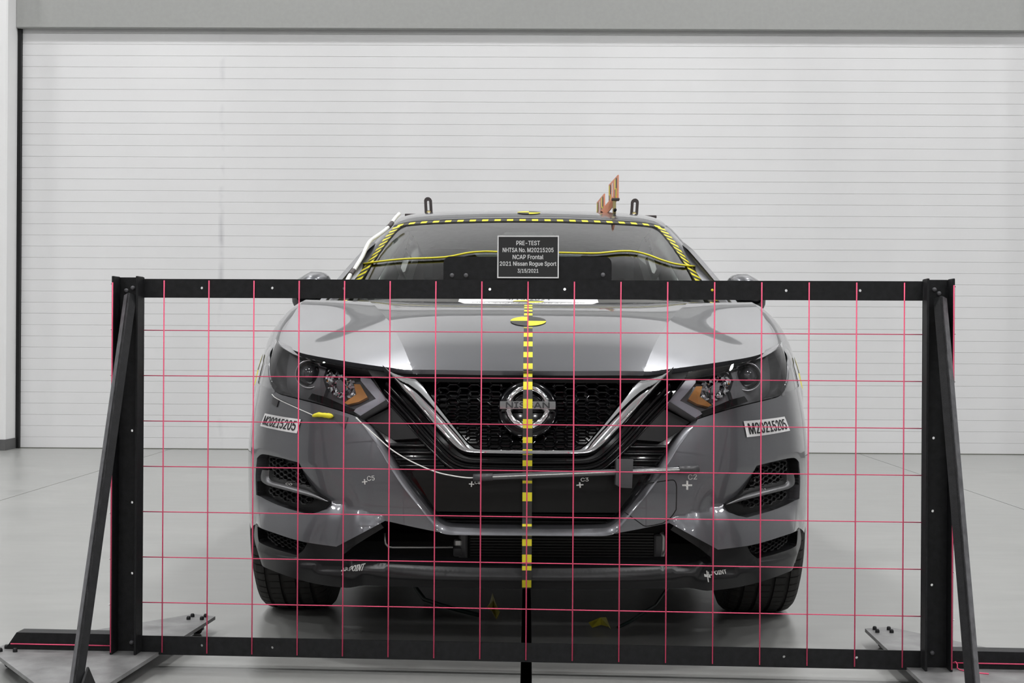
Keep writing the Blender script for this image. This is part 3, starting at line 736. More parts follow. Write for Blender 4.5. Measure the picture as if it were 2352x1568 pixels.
# dark band under the hood edge
hb = resamp_n(np.array([hood(np.array([p[0]]), np.array([p[1]]), np.array([-.012]))[0] for p in mid + he]), 50)
hl2 = resamp_n(np.array([fpt(p, -.02) for p in [(1212, 870), (1080, 870), (946, 868), (887, 862), (846, 858), (785, 850), (726, 838), (683, 824), (660, 812), (641, 795), (634, 780)]]), 50)
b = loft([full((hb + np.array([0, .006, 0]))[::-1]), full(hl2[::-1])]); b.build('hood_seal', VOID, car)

def honey(name, poly, w_, h_, d, depth, wall, material, parent, mirrorit=True):
    lo, hi = np.min(poly, 0), np.max(poly, 0); idx = {}; V = []; F = []
    def vert(s, z, dd):
        k = (round(s, 4), round(z, 4), round(dd, 4))
        if k not in idx: idx[k] = len(V); V.append((s, z, dd))
        return idx[k]
    cs_ = []; i = 0; x0 = -math.ceil(max(abs(lo[0]), abs(hi[0])) / (.75 * w_)) * .75 * w_; s = x0; col = int(round(x0 / (.75 * w_)))
    while s < hi[0]:
        z = lo[1] - h_ + (h_ / 2 if col % 2 else 0)
        while z < hi[1] + h_: cs_.append((s, z)); z += h_
        s += .75 * w_; col += 1
    ok = inpoly(np.array(cs_), poly)
    for (s, z), o_ in zip(cs_, ok):
        if not o_: continue
        hx = [(s + w_ / 2, z), (s + w_ / 4, z + h_ / 2), (s - w_ / 4, z + h_ / 2), (s - w_ / 2, z), (s - w_ / 4, z - h_ / 2), (s + w_ / 4, z - h_ / 2)]
        fx, fz = 1 - wall / w_ * 2.3, 1 - wall / h_ * 2
        ix = [(s + (a - s) * fx, z + (b_ - z) * fz) for a, b_ in hx]
        O = [vert(a, b_, d) for a, b_ in hx]; I = [vert(a, b_, d - .002) for a, b_ in ix]; K = [vert(a, b_, d - depth) for a, b_ in ix]
        for k in range(6):
            j = (k + 1) % 6; F.append((O[k], O[j], I[j], I[k])); F.append((I[k], I[j], K[j], K[k]))
    V = np.array(V); P = fas(V[:, 0], V[:, 1], V[:, 2]); b = MB().add(P, F)
    if mirrorit: return both_mb(name, b, material, parent)
    return b.build(name, material, parent)
gm = sz([(1212, 862), (985, 862), (1002, 905), (1045, 965), (1090, 1022), (1212, 1026)]); gm[0][0] = gm[-1][0] = 0
gmf = gm + [np.array([-p[0], p[1]]) for p in gm[::-1][1:-1]]
honey('grille_mesh', gmf, .0405, .0193, -.022, .022, .0016, GBLK, gso, False)

# chrome V
vo = [(880, 843), (892, 856), (914, 881), (961, 934), (996, 975), (1031, 1012.5), (1046, 1027), (1060, 1036), (1080, 1041), (1120, 1042.5), (1170, 1043.5), (1212, 1044)]
vi = [(884, 846), (904, 858), (959, 868), (975, 884), (1002, 922), (1043, 975), (1073, 1012), (1086, 1023), (1100, 1027.5), (1130, 1028.5), (1170, 1029), (1212, 1029.5)]
def vpoly(px_, sm=True):
    P = np.array(sz(catmull(px_, 4) if sm else px_)); P[-1][0] = 0; return P
nV = 70
# pair the two edges by fraction along characteristic points
O = np.concatenate([resamp_n(vpoly(vo[:5]), 30)[:-1] if False else resamp_n(np.array(sz(catmull(vo[:5], 4))), 30)[:-1], resamp_n(np.array(sz(catmull(vo[4:], 4))), 40)])
I = np.concatenate([resamp_n(np.array(sz([vi[0], vi[1], vi[2]] + catmull(vi[3:6], 4))), 30)[:-1], resamp_n(np.array(sz(catmull(vi[5:], 4))), 40)])
O[-1][0] = I[-1][0] = 0
def mixp(t): return O * (1 - t) + I * t
vb = loft([full(fl_(O, -.03)), full(fl_(O, .002)), full(fl_(mixp(.10), .012)), full(fl_(mixp(.14), .0125)), full(fl_(mixp(.5), .009)), full(fl_(mixp(.86), .0005)), full(fl_(mixp(.9), -.001)), full(fl_(I, -.012)), full(fl_(I, -.035))])
vme = vb.build('chrome_grille_trim', CHROME, car)
# gloss ribs outside the V
for q, (off_, dd) in enumerate(((13, -.02), (27, -.026), (41, -.034))):
    P = np.array(catmull(vo, 4)); T = np.gradient(P, axis=0); T /= np.linalg.norm(T, axis=1)[:, None]; Nn = np.stack([-T[:, 1], T[:, 0]], 1)
    Q_ = P + Nn * off_; Q_ = Q_[Q_[:, 1] > 866 + q * 14]; S_ = resamp_n(np.array(sz(Q_)), 44); S_[-1][0] = 0
    up_, dn_ = S_.copy(), S_.copy()
    W_ = np.array(sz(resamp_n(P[-len(Q_):] + Nn[-len(Q_):] * (off_ + 8), 44))); W_[-1][0] = 0
    b = loft([full(fl_(S_, dd - .03)), full(fl_(S_, dd)), full(fl_(S_ * .6 + W_ * .4, dd + .004)), full(fl_(W_, dd - .004)), full(fl_(W_, dd - .03))])
    b.build('grille_rib', GBLK, gso)
# charcoal plate under each headlight and the louvres below it
A = panel(fas, sz([(832, 957), (897, 924), (938, 973), (958, 1000), (897, 1004), (862, 981)])[::-1], sp=.015, off=-.034, rim=.02); both('filler_plate', A, PBLK, (gso, gso))
for y_, xa, xb in ((1012, 880, 968), (1029, 890, 984), (1046, 900, 1000), (1062, 909, 1014)):
    t_ = resamp_n(np.array(sz([(xa, y_), (xb, y_ + 1)])), 8); b_ = resamp_n(np.array(sz([(xa + 3, y_ + 7), (xb + 4, y_ + 8)])), 8)
    lb = loft([fl_(t_, -.055), fl_(t_, -.04), fl_(b_, -.028), fl_(b_, -.055)]); both_mb('louvre', lb, GBLK, (gso, gso))
# centre plate with the chalk marks
cp = sz([(1212, 1080), (1080, 1080), (955, 1076), (940, 1082), (990, 1165), (1000, 1178), (1212, 1180)]); cp[0][0] = cp[-1][0] = 0
A = panel(fas, cp + [np.array([-p[0], p[1]]) for p in cp[::-1][1:-1]], sp=.02, off=-.032, rim=.03); putp('centre_plate', A, mat('satin_black_centre', (0.007, 0.007, 0.0065), 0.35, spec=0.25), gso)
# lower grille slats
for y_ in (1187, 1197, 1206):
    t_ = resamp_n(np.array(sz([(1000 + (y_ - 1187), y_), (1212, y_ + 1)])), 14); t_[-1][0] = 0; b_ = t_ + np.array([0, -.003])
    loft([full(fl_(t_, -.09)), full(fl_(t_, -.06)), full(fl_(b_, -.06)), full(fl_(b_, -.09))]).build('lower_slat', PBLK, gso)

# emblem
ec = fpt((1210, 934.5), 0.0); et = empty('emblem_tmp', (0, 0, 0)); bpy.data.objects.remove(et)
tilt = math.atan2(float(QZ(.72) - QZ(.66)), .06)
EX = np.array([1, 0, 0.]); EZ = np.array([0, math.sin(tilt), math.cos(tilt)]); EN = np.array([0, -math.cos(tilt), math.sin(tilt)])
ec[0] = 0
def ep(x, z, d): return ec + EX * x + EZ * z + EN * d
b = MB(); b.lathe([(0, -.008), (.070, -.008), (.079, -.014), (.082, -.028)], ec, EN, 48); emb = b.build('emblem', GBLK, car); emb['label'] = 'chrome ring badge with a name bar on a black disc'
b = MB(); b.lathe([(.0445, -.004), (.047, .007), (.0525, .011), (.059, .006), (.062, -.006)], ec, EN, 56); b.build('emblem_ring', CHROME, emb)
b = MB(); prof = [(-.076, -.0135), (.076, -.0135), (.0765, 0), (.076, .0135), (-.076, .0135), (-.0765, 0)]
b.add([ep(x, z, .0) for x, z in prof] + [ep(x * .975, z * .8, .016) for x, z in prof], [(0, 1, 7, 6), (1, 2, 8, 7), (2, 3, 9, 8), (3, 4, 10, 9), (4, 5, 11, 10), (5, 0, 6, 11), (6, 7, 8, 9, 10, 11)]); b.build('emblem_bar', mat('brushed_chrome', (0.7, 0.7, 0.7), 0.14, 1.0), emb)
tv, tf = text2d('NISSAN', 1.0); ex_ = tv.max(0) - tv.min(0); tv = (tv - (tv.max(0) + tv.min(0)) / 2) / ex_ * np.array([.116, .0158])
tv, tf = bolden(tv, tf, .0006)
b = MB().add([ep(x, z, .0168 + dd) for x, z, dd in tv], tf); b.build('emblem_lettering', INK, emb)

# ---- fog light bezels
fh = [np.array(p) for p in sz(foghole)]
A = panel(fas, fh, sp=.014, off=-.030, rim=-.026); fb = both('fog_light_bezel', A, PBLK, car)
fmesh = sz([(604, 1058), (612, 1052), (676, 1068), (686, 1092), (712, 1130), (700, 1150), (690, 1160), (640, 1150), (606, 1132), (602, 1100)])
honey('fog_light_mesh', fmesh, .030, .015, -.018, .010, .0025, PBLK, fb)
sb_o = sz(catmull([(598, 1078), (594, 1092), (594, 1103), (600, 1111), (612, 1117), (660, 1130), (710, 1143), (742, 1152), (753, 1153)], 4))
sb_i = sz(catmull([(608, 1080), (607, 1092), (608, 1099), (613, 1104), (624, 1108), (664, 1118), (712, 1131), (735, 1140), (752, 1150)], 4))
So, Si = resamp_n(np.array(sb_o), 40), resamp_n(np.array(sb_i), 40)
b = loft([fl_(So, -.045), fl_(So, -.012), fl_(So * .7 + Si * .3, -.002), fl_(So * .35 + Si * .65, -.004), fl_(Si, -.014), fl_(Si, -.03)]); both_mb('fog_light_bar', b, SATIN, fb)
Sq = resamp_n(np.array(sz(catmull([(614, 1082), (614, 1092), (620, 1097), (664, 1107), (700, 1117), (718, 1128), (750, 1148)], 4))), 40)
b = loft([fl_(Si, -.014), fl_(Si * .5 + Sq * .5, -.016), fl_(Sq, -.022)]); both_mb('fog_light_shelf', b, PBLK, fb)

# ---- lower bumper: dark plastic lip with side vents
lt = catmull([(790, 1283), (837, 1299), (900, 1306), (980, 1311), (1100, 1315.5), (1212, 1317)], 4)
lb_ = catmull([(1212, 1347), (1100, 1346), (980, 1343.5), (900, 1341), (820, 1338), (751, 1332), (693, 1320), (640, 1302), (600, 1284), (586, 1272)], 4)
ltS = np.array(sz(lt)); LS, LZ = ltS[:, 0], ltS[:, 1]; lbS = np.array(sz(lb_))
lowo = sz([(590, 1203), (640, 1220), (705, 1239), (782, 1250), (868, 1205), (876, 1216), (812, 1256), (792, 1270)]) + list(ltS) + list(lbS)
lowo[-len(lbS)][0] = 0; lowo[8 + len(lt) - 1][0] = 0
lh = sz(sections([(596, 1208), (640, 1222), (710, 1245)], [(710, 1245), (702, 1260), (687, 1272)], [(687, 1272), (640, 1259), (606, 1246), (598, 1238), (596, 1208)], n=3))
led = sorted([tuple(p) for p in sz([(588, 1240), (606, 1249), (640, 1262), (687, 1276), (712, 1287), (760, 1300), (837, 1312)])]); ES = np.array([p[0] for p in led]); EZ_ = np.array([p[1] for p in led])
def loff(s, z):
    s = np.asarray(s, float); z = np.asarray(z, float); a = -np.abs(s)
    zt = np.interp(a, LS, LZ); d1 = -.03 * (1 - np.clip((zt - z) / .020, 0, 1)) ** 2 * (a > LS[0] + .02)
    ze = np.interp(a, ES, EZ_); d2 = .016 * sstep(.004, -.010, z - ze) * (1 - sstep(ES[-1] - .06, ES[-1], a))
    return (d1 + d2 + .008) * sstep(-.97, -.84, a)
lfull = [np.array(p) for p in lowo]
lf = lfull + [np.array([-p[0], p[1]]) for p in lfull[::-1]]
keep = []
for p in lf:
    if not keep or np.linalg.norm(p - keep[-1]) > 1e-5: keep.append(p)
# outline is split at the centre line: upper run left->right, lower run right->left
nu = 8 + len(lt)
upper, lower = lfull[:nu], lfull[nu:]
lf = upper + [np.array([-p[0], p[1]]) for p in upper[::-1][1:]] + [np.array([-p[0], p[1]]) for p in lower[::-1]] + lower[1:]
A = panel(fas, lf[::-1], [lh, mirr(lh)], sp=.013, off=loff, rim=.04)
low = putp('lower_bumper', A, DGRY, car)
A = panel(fas, lh, sp=.014, off=-.022, rim=-.028); vo_ = both('side_vent', A, PBLK, low)
honey('side_vent_mesh', sz([(602, 1216), (640, 1228), (700, 1247), (684, 1266), (640, 1254), (608, 1242)]), .026, .013, -.010, .010, .0022, PBLK, low)
# ribs on the lip, air deflectors
for u0 in (862, 905, 965, 1012):
    pass
A = panel(fas, sz([(623, 1292), (690, 1316), (760, 1330), (822, 1336), (822, 1343), (790, 1345), (626, 1341)]), sp=.02, off=-.07, rim=.02); both('air_deflector', A, VOID, low)
# cooler seen through the lower opening
bk = sz([(1212, 1222), (1000, 1215), (870, 1190), (770, 1250), (780, 1300), (900, 1322), (1212, 1330)]); bk[0][0] = bk[-1][0] = 0
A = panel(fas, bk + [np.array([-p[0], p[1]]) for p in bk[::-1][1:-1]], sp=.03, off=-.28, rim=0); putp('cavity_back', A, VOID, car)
def at(p, Y):
    a, b_ = ab(p); return np.array([a * Y, Y, H + b_ * Y])
YC = YB + .17
p0, p1 = at((1064, 1232), YC), at((1530, 1289), YC)
rad = MB().box((p0[0], YC, p1[2]), (p1[0], YC + .05, p0[2] + .10)).build('oil_cooler', VOID, car)
for k in range(10):
    z = p1[2] + .004 + k * (p0[2] - p1[2] + .015) / 10
    MB().box((p0[0] + .02, YC - .006, z), (p1[0] - .035, YC + .001, z + .0022)).build('cooler_fin', FIN, rad)
MB().box((p0[0] - .012, YC - .014, p1[2] - .005), (p0[0] + .012, YC + .03, p0[2] + .012), .005).build('cooler_tank', GTAPE, rad)
MB().box((p1[0] - .034, YC - .014, p1[2] - .0), (p1[0] - .008, YC + .03, p0[2] + .012), .005).build('cooler_tank', GTAPE, rad)
q0, q1 = at((1042, 1236), YC), at((1064, 1276), YC)
b = MB().box((q0[0], YC - .02, q1[2]), (q1[0] - .003, YC + .02, (q0[2] + q1[2]) / 2 + .002), .004); b.build('pipe_block', GTAPE, rad)
b = MB().box((q0[0] + .002, YC - .02, (q0[2] + q1[2]) / 2 + .004), (q1[0] - .003, YC + .02, q0[2]), .004); b.build('pipe_block', ALU, rad)
b = MB().tube([at(p, YC - .02) for p in ((884, 1224), (884.5, 1240), (886, 1248), (892, 1255), (902, 1256.5), (970, 1256.5), (1040, 1256))], .0032, 8); b.build('cooler_pipe', ALU, rad)
b = MB().tube([at(p, YC - .01) for p in ((1519, 1222), (1525, 1232), (1524, 1262), (1520, 1284))], .006, 8); b.build('cooler_pipe', ALU, rad)

# ---- headlights
hlo = sections([(634, 779), (641, 791), (658, 804), (682, 816), (726, 827), (785, 839), (845, 850)], [(845, 850), (868, 884), (887, 916)], [(887, 916), (855, 936), (823, 956)], [(823, 956), (785, 943), (726, 925), (667, 910), (640, 902), (627, 890), (622, 872), (623, 828), (634, 779)], n=4)
HL = sz(hlo)
A = panel(fas, HL, sp=.015, off=-.05, rim=-.046); hh = both('headlight', A, LAMPB, car)
A = panel(fas, HL, sp=.014, off=.002, rim=.004); both('headlight_lens', A, LENS, hh)
A = panel(fas, sz([(700, 905), (727, 870), (733, 905), (742, 915), (820, 952), (812, 955), (760, 938)]), sp=.02, off=-.04, rim=.0); 
pc = fpt((687, 850), -.042); ax = Vector((-.05, -1, .02)).normalized()
b = MB(); b.lathe([(.0345, .0), (.0365, .010), (.040, .012), (.0405, .004), (.041, -.01)], pc, ax, 36); both_mb('projector_ring', b, mat('bright_lamp_ring', (0.85, 0.85, 0.86), 0.3, 0.9), hh)
b = MB(); b.lathe([(.0355, .004), (.034, -.004), (.031, -.006)] , pc, ax, 36); both_mb('projector_bowl', b, CHROMD, hh)
b = MB(); b.lathe([(.0001, .018), (.010, .017), (.02, .012), (.028, .004), (.032, -.008)], pc, ax, 36); both_mb('projector_lens', b, mat('projector_glass', (0.05, 0.05, 0.055), 0.03, coat=1.0), hh)
b = MB(); b.lathe([(.052, -.002), (.055, .004), (.060, .002), (.062, -.006)], pc + np.array([.003, 0, .002]), ax, 6, smooth=False)
rng = random.Random(3)
def facet(poly, sp_, d, amp):
    A_ = panel(fas, sz(poly), sp=sp_, off=d, rim=.012); V = A_[0].copy()
    for v in V: v += np.array([0, rng.uniform(-amp, amp), 0])
    return MB().add(V, A_[1])
both_mb('reflector', facet([(741, 838), (760, 838), (772, 846), (786, 852), (795, 870), (800, 885), (782, 900), (770, 906), (748, 898), (736, 882), (731, 862)], .0085, -.036, .004), CHROME, hh)
A = panel(fas, sz([(764, 868), (776, 864), (784, 874), (785, 888), (774, 893), (766, 884)]), sp=.02, off=-.026, rim=.01); both('bulb_shade', A, LAMPB, hh)
both_mb('reflector', facet([(788, 858), (806, 862), (812, 880), (808, 896), (796, 905), (782, 914), (776, 916), (790, 896)], .008, -.035, .003), CHROMD, hh)
A = panel(fas, sz([(806, 872), (821, 872), (838, 903), (816, 915), (789, 922), (781, 918), (811, 897)]), sp=.01, off=-.03, rim=.014); both('turn_signal', A, AMBER, hh)
for k in range(6):
    t = k / 5; p_ = np.array([822, 876]) * (1 - t) + np.array([790, 918]) * t
    pts = [fpt(p_ + np.array([-6, -3]), -.028), fpt(p_ + np.array([10, 3]), -.028)]
led_o = sz([(824, 859), (848, 861), (888, 915), (826, 952), (806, 940), (812, 933), (859, 909), (824, 866)])
A = panel(fas, led_o, sp=.012, off=-.022, rim=.02); both('light_guide', A, LEDM, hh)
A = panel(fas, sz([(700, 898), (735, 906), (806, 933), (800, 944), (730, 922), (690, 911)]), sp=.015, off=-.03, rim=.015); both('lamp_bezel_shelf', A, GBLK, hh)
A = panel(fas, sz([(716, 830), (738, 834), (728, 862), (735, 886), (727, 908), (716, 896), (722, 868), (720, 846)]), sp=.012, off=-.032, rim=.015); both('lamp_bezel_rib', A, LAMPB, hh)
A = panel(fas, sz([(745, 834), (842, 852), (850, 864), (822, 858), (800, 862), (786, 850)]), sp=.012, off=-.03, rim=.015); both('lamp_bezel_brow', A, PBLK, hh)

# ---- wheels
def tyre_mesh(side, cx, cy, cz_):
    Wt, Rt = .230, .335; xs = []
    prof = [(-.5, .235, 0), (-.515, .262, 0), (-.505, .295, 0), (-.475, .317, 1), (-.43, .327, 1), (-.36, .3325, 1), (-.322, .3335, 1), (-.318, .326, 0), (-.272, .326, 0), (-.268, .334, 2), (-.13, .335, 2), (-.126, .327, 0), (-.082, .327, 0), (-.078, .335, 2), (.078, .335, 2), (.082, .327, 0), (.126, .327, 0), (.13, .335, 2), (.268, .334, 2), (.272, .326, 0), (.318, .326, 0), (.322, .3335, 1), (.36, .3325, 1), (.43, .327, 1), (.475, .317, 1), (.505, .295, 0), (.515, .262, 0), (.5, .235, 0)]
    npit = 66; V = []; F = []; ang = []
    for k in range(npit):
        for t, g in ((0, 0), (.80, 0), (.83, 1), (.97, 1)): ang.append((2 * math.pi * (k + t) / npit, g))
    L = len(prof)
    for (a, g) in ang:
        for (u, r_, kind) in prof:
            rr = r_ - (.006 if g and kind == 1 else .0035 if g and kind == 2 else 0); sk = 0.02 * (kind == 2) * u
            V.append((cx + u * Wt, cy - rr * math.cos(a + sk), cz_ + rr * math.sin(a + sk)))
    n_ = len(ang)
    for i in range(n_):
        j = (i + 1) % n_
        for k in range(L - 1): F.append((i * L + k, i * L + k + 1, j * L + k + 1, j * L + k))
    return V, F
for cy in (YB + YW1, YB + YW2):
    for sg in (-1, 1):
        cx = sg * .735; c = (cx, cy, .3335)
        V, F = tyre_mesh(sg, *c); wo = MB().add(V, F, False).build('wheel', RUBBER, car); fix_normals(wo.data); wo['label'] = 'black grooved tyre'
        b = MB(); b.lathe([(.238, -.10), (.225, -.09), (.218, 0), (.225, .09), (.238, .10)], c, (1, 0, 0), 40); b.build('rim_barrel', RIM, wo)
        b = MB(); b.lathe([(.0, .085), (.05, .085), (.06, .07)], c, (sg, 0, 0), 24)
        for k in range(5):
            a = 2 * math.pi * k / 5; d1 = Vector((0, math.cos(a), math.sin(a))); d2 = Vector((0, -math.sin(a), math.cos(a))); C = Vector(c) + Vector((sg * .075, 0, 0))
            P = [C + d1 * .03 + d2 * .03, C + d1 * .03 - d2 * .03, C + d1 * .23 - d2 * .025, C + d1 * .23 + d2 * .025]; Q2 = [p - Vector((sg * .03, 0, 0)) for p in P]
            b.add(P + Q2, [(0, 1, 2, 3), (7, 6, 5, 4), (0, 4, 5, 1), (1, 5, 6, 2), (2, 6, 7, 3), (3, 7, 4, 0)])
        b.build('rim_spokes', RIM, wo)
        b = MB(); b.lathe([(.15, -.02), (.15, .02), (.0, .02)], c, (sg, 0, 0), 24); b.build('brake_disc', ALU, wo)
        # liner
        b = MB(); b.lathe([(.38, .0), (.375, -.16), (.10, -.17)], (sg * .79, cy, .335), (sg, 0, 0), 40)
        keepf = [f for f in b.F if all(b.V[i][2] > .24 for i in f)]; b.F = keepf; b.S = [True] * len(keepf); b.M = [0] * len(keepf); b.build('wheel_liner', VOID, car)
        MB().tube([(sg * .66, cy, .30), (sg * .45, cy - .02, .26), (sg * .30, cy, .25)], .035, 10).build('control_arm', VOID, car)

# ---- steel columns and a red cabinet behind the camera (they show up as reflections)
for i, (x, y, wd) in enumerate(((-4.6, -6.5, .3), (4.9, -6.0, .3), (-9.0, -1.0, .3), (9.0, -1.0, .3))):
    co = empty('column_%d' % (i + 1), (x, y, 0)); co.name = 'trim_%d' % (i + 2); tag(co, 'dark steel column %s' % ('left behind the camera', 'right behind the camera', 'by the left wall', 'by the right wall')[i], None, None, 'structure')
    MB().box((x - wd / 2, y - .15, 0), (x + wd / 2, y - .13, CEIL)).build('flange', BASEB, co); MB().box((x - wd / 2, y + .13, 0), (x + wd / 2, y + .15, CEIL)).build('flange', BASEB, co)
    MB().box((x - .01, y - .13, 0), (x + .01, y + .13, CEIL)).build('web', BASEB, co)
cb = empty('tool_cabinet', (-2.3, -3.0, 0)); tag(cb, 'red steel tool cabinet standing behind the camera', 'cabinet')
MB().box((-2.75, -3.3, .06), (-1.85, -2.7, 1.15), .01).build('body', REDM, cb)
for k in range(5): 
    d_ = MB().box((-2.72, -2.70, .09 + k * .21), (-1.88, -2.685, .28 + k * .21), .004).build('drawer', REDM, cb); MB().box((-2.5, -2.685, .24 + k * .21), (-2.1, -2.665, .255 + k * .21)).build('handle', CHROMD, d_)
for px_ in (-2.7, -1.9):
    for py_ in (-3.25, -2.75): MB().lathe([(.0001, -.02), (.03, -.02), (.03, .02), (.0001, .02)], (px_, py_, .03), (1, 0, 0), 16).build('wheel', RUBBER, cb)

# ---- test markings on the car
def strips(name, quads, mats, parent):
    """quads: list of (4 points, material index)"""
    b = MB()
    for q, mi in quads: b.add(q, [(0, 1, 2, 3)], False, mi)
    return b.build(name, mats, parent)
TW = .0128
yel = [(700.5, 703.5), (705.5, 709), (712, 716), (720, 725), (752.5, 754), (763.5, 774), (785, 796), (809, 821), (835, 848)]
ends = sorted({698} | {v for q in yel for v in q} | {851})
quads = []
def hy(y): return px2xy((1212, y))[1]
ycut = [hy(v) for v in ends]
for k in range(len(ends) - 1):
    isy = any(abs(q[0] - ends[k]) < .1 for q in yel); n_ = max(1, int(abs(ycut[k] - ycut[k + 1]) / .03))
    for t in range(n_):
        ya = ycut[k] + (ycut[k + 1] - ycut[k]) * t / n_; yb_ = ycut[k] + (ycut[k + 1] - ycut[k]) * (t + 1) / n_
        P = hood(np.array([-TW, TW, TW, -TW]), np.array([yb_, yb_, ya, ya]), np.full(4, .0012)); quads.append((P, 0 if isy else 1))
strips('hood_tape', quads, [YEL, TBLK], car)
yel2 = [(853, 866), (881, 901), (922, 943), (966, 986), (1005, 1018), (1032, 1045), (1057, 1070), (1103.5, 1110), (1131, 1152), (1206, 1211), (1228, 1231), (1238, 1254), (1274, 1291), (1298, 1306), (1324, 1341)]
ends = sorted({v for q in yel2 for v in q}); quads = []
DZ = spline([850, 880, 935, 990, 1030, 1045, 1075, 1110, 1180, 1206, 1220, 1230, 1255, 1290, 1318, 1345], [-.012, .012, .0205, .012, .006, .006, -.006, -.012, -.02, -.018, -.004, -.002, -.002, .0, .012, .012])
def tp(y, sg): 
    s_, z_ = px2sz((1209, y)); return fas(np.array([sg * TW]), np.array([z_]), np.array([float(DZ(y))]))[0]
for k in range(len(ends) - 1):
    isy = any(abs(q[0] - ends[k]) < .1 for q in yel2); n_ = max(1, int((ends[k + 1] - ends[k]) / 10))
    for t in range(n_):
        ya = ends[k] + (ends[k + 1] - ends[k]) * t / n_; yb_ = ends[k] + (ends[k + 1] - ends[k]) * (t + 1) / n_
        quads.append(([tp(yb_, -1), tp(yb_, 1), tp(ya, 1), tp(ya, -1)], 0 if isy else 1))
strips('bumper_tape', quads, [YEL, TBLK], car)
def target(name, mapf, cu, cv, r_, d, parent, flip=False):
    b = MB(); nn = 12
    for q in range(4):
        pts = [(0, 0)] + [(math.cos(math.pi / 2 * (q + t / nn)), math.sin(math.pi / 2 * (q + t / nn))) for t in range(nn + 1)]
        uu = np.array([cu + r_ * p[0] for p in pts]); vv_ = np.array([cv + r_ * p[1] for p in pts]); P = mapf(uu, vv_, np.full(len(pts), d))
        F = [(0, i, i + 1) for i in range(1, nn + 1)]
        b.add(P, F, False, (1 if q in (0, 2) else 0) if not flip else (0 if q in (0, 2) else 1))
    return b.build(name, [YEL, TBLK], parent)
target('hood_target', hood, 0.0, px2xy((1213, 738))[1], .0535, .002, car)
target('hood_target', lambda u, v, d: hood(u, v, d + .002 + .05 * (v - .87)), 0.0, .925, .052, .0, car)
yr = None
for y_ in np.linspace(2.15, 2.6, 200):
    if (float(roofz(0, y_)) - H) / (YB + y_) * FPX > CYP - 489: yr = y_; break
target('roof_target', roofm, 0.0, yr or 2.3, .05, .003, car)
def sidem(y, z, d):
    P = np.array([[sx(float(a), float(b_)) + float(c_), YB + float(a), float(b_)] for a, b_, c_ in zip(y, z, d)]); return P
t_ = target('fender_target', sidem, .62, .778, .05, .010, car, True)
me2 = t_.data.copy(); o2 = bpy.data.objects.new('fender_target', me2); COL.objects.link(o2); o2.parent = car; o2.matrix_parent_inverse = car.matrix_world.inverted()
for v in me2.vertices: v.co.x *= -1

# dashed tape round the windshield
def dashed(name, fa, fb, L, parent):
    tt = np.linspace(0, 1, 400); A_ = fa(tt); B_ = fb(tt); C_ = (A_ + B_) / 2; d_ = np.r_[0, np.cumsum(np.linalg.norm(np.diff(C_, axis=0), axis=1))]
    nseg = int(round(d_[-1] / L)); quads = []
    for k in range(nseg):
        for h_ in range(2):
            t0, t1 = np.interp([(k + h_ * .5) * d_[-1] / nseg, (k + .5 + h_ * .5) * d_[-1] / nseg], d_, tt)
            a0, a1 = fa(np.array([t0, t1])), fb(np.array([t0, t1])); quads.append(([a0[0], a0[1], a1[1], a1[0]], k % 2))
    return strips(name, quads, [YEL, TBLK], parent)
z0_ = lambda t: np.full_like(t, .004)
dashed('windshield_tape', lambda t: wsh(-.97 + 1.94 * t, np.full_like(t, .957), z0_(t)), lambda t: wsh(-.97 + 1.94 * t, np.full_like(t, .992), z0_(t)), .0262, wso)
for sg in (-1, 1):
    dashed('windshield_tape', lambda t: wsh(np.full_like(t, sg * .995), .05 + .91 * t, z0_(t)), lambda t: wsh(np.full_like(t, sg * .938), .05 + .91 * t, z0_(t)), .0262, wso)
# yellow line across the glass
def on_glass(pts, r_, name, material, d=.009, n=6):
    P = []
    for p in catmull(pts, n):
        u_, v_ = wpx(p); P.append(wsh(np.array([u_]), np.array([v_]), np.array([d]))[0])
    return MB().tube(P, r_, 8, flat=.6).build(name, material, wso)
on_glass([(828, 612), (870, 606), (930, 600), (1020, 596), (1075, 586), (1110, 583), (1142, 583.5), (1212, 585), (1285, 585.5), (1361, 587), (1393, 585), (1425, 582), (1458, 583), (1490, 591), (1522, 603), (1555, 612), (1604, 618)], .0062, 'yellow_line', YEL)
hp = [(917, 491), (906, 503), (898, 515), (883, 530), (860, 546), (849, 555), (841, 569), (834, 585), (826, 599), (812, 621), (802, 635), (793, 655)]
P = []
for p in catmull(hp, 4):
    P.append(at(p, 5.93 + (5.24 - 5.93) * (p[1] - 491) / 150))
ho = MB().tube(P, .0078, 10).build('cable_conduit', HOSE, car)
for i in (7, 36):
    MB().tube(P[i:i + 4], .0095, 10).build('conduit_clip', BROWN, ho)

# number stickers
def sticker(quad_px, text, name):
    Q_ = np.array(sz(quad_px))                       # tl, tr, br, bl
    def bil(u, v): 
        u = np.asarray(u)[..., None]; v = np.asarray(v)[..., None]
        return (Q_[3] * (1 - u) + Q_[2] * u) * (1 - v) + (Q_[0] * (1 - u) + Q_[1] * u) * v
    def mp(u, v, d):
        q = bil(u, v); return fas(q[..., 0], q[..., 1], np.asarray(d) + boff(-np.abs(q[..., 0]), q[..., 1]) + .003)
    A_ = panel(mp, [np.array(p, float) for p in ((0, 0), (1, 0), (1, 1), (0, 1))], sp=.12, off=0, rim=0); o = putp(name, A_, WHITE, car)
    o['label'] = 'white sticker with a black number'
    V, F = text2d(text, 1.0); V = (V - (V.max(0) + V.min(0)) / 2) / (V.max(0) - V.min(0)); V, F = bolden(V, F, .006)
    P = mp(.5 + V[:, 0] * .88, .5 + V[:, 1] * .70, .001 + V[:, 2])
    MB().add(P, F).build('sticker_number', INK, o)
sticker([(610.7, 949), (693, 963), (683.5, 995), (600, 978)], 'M20215205', 'number_sticker')
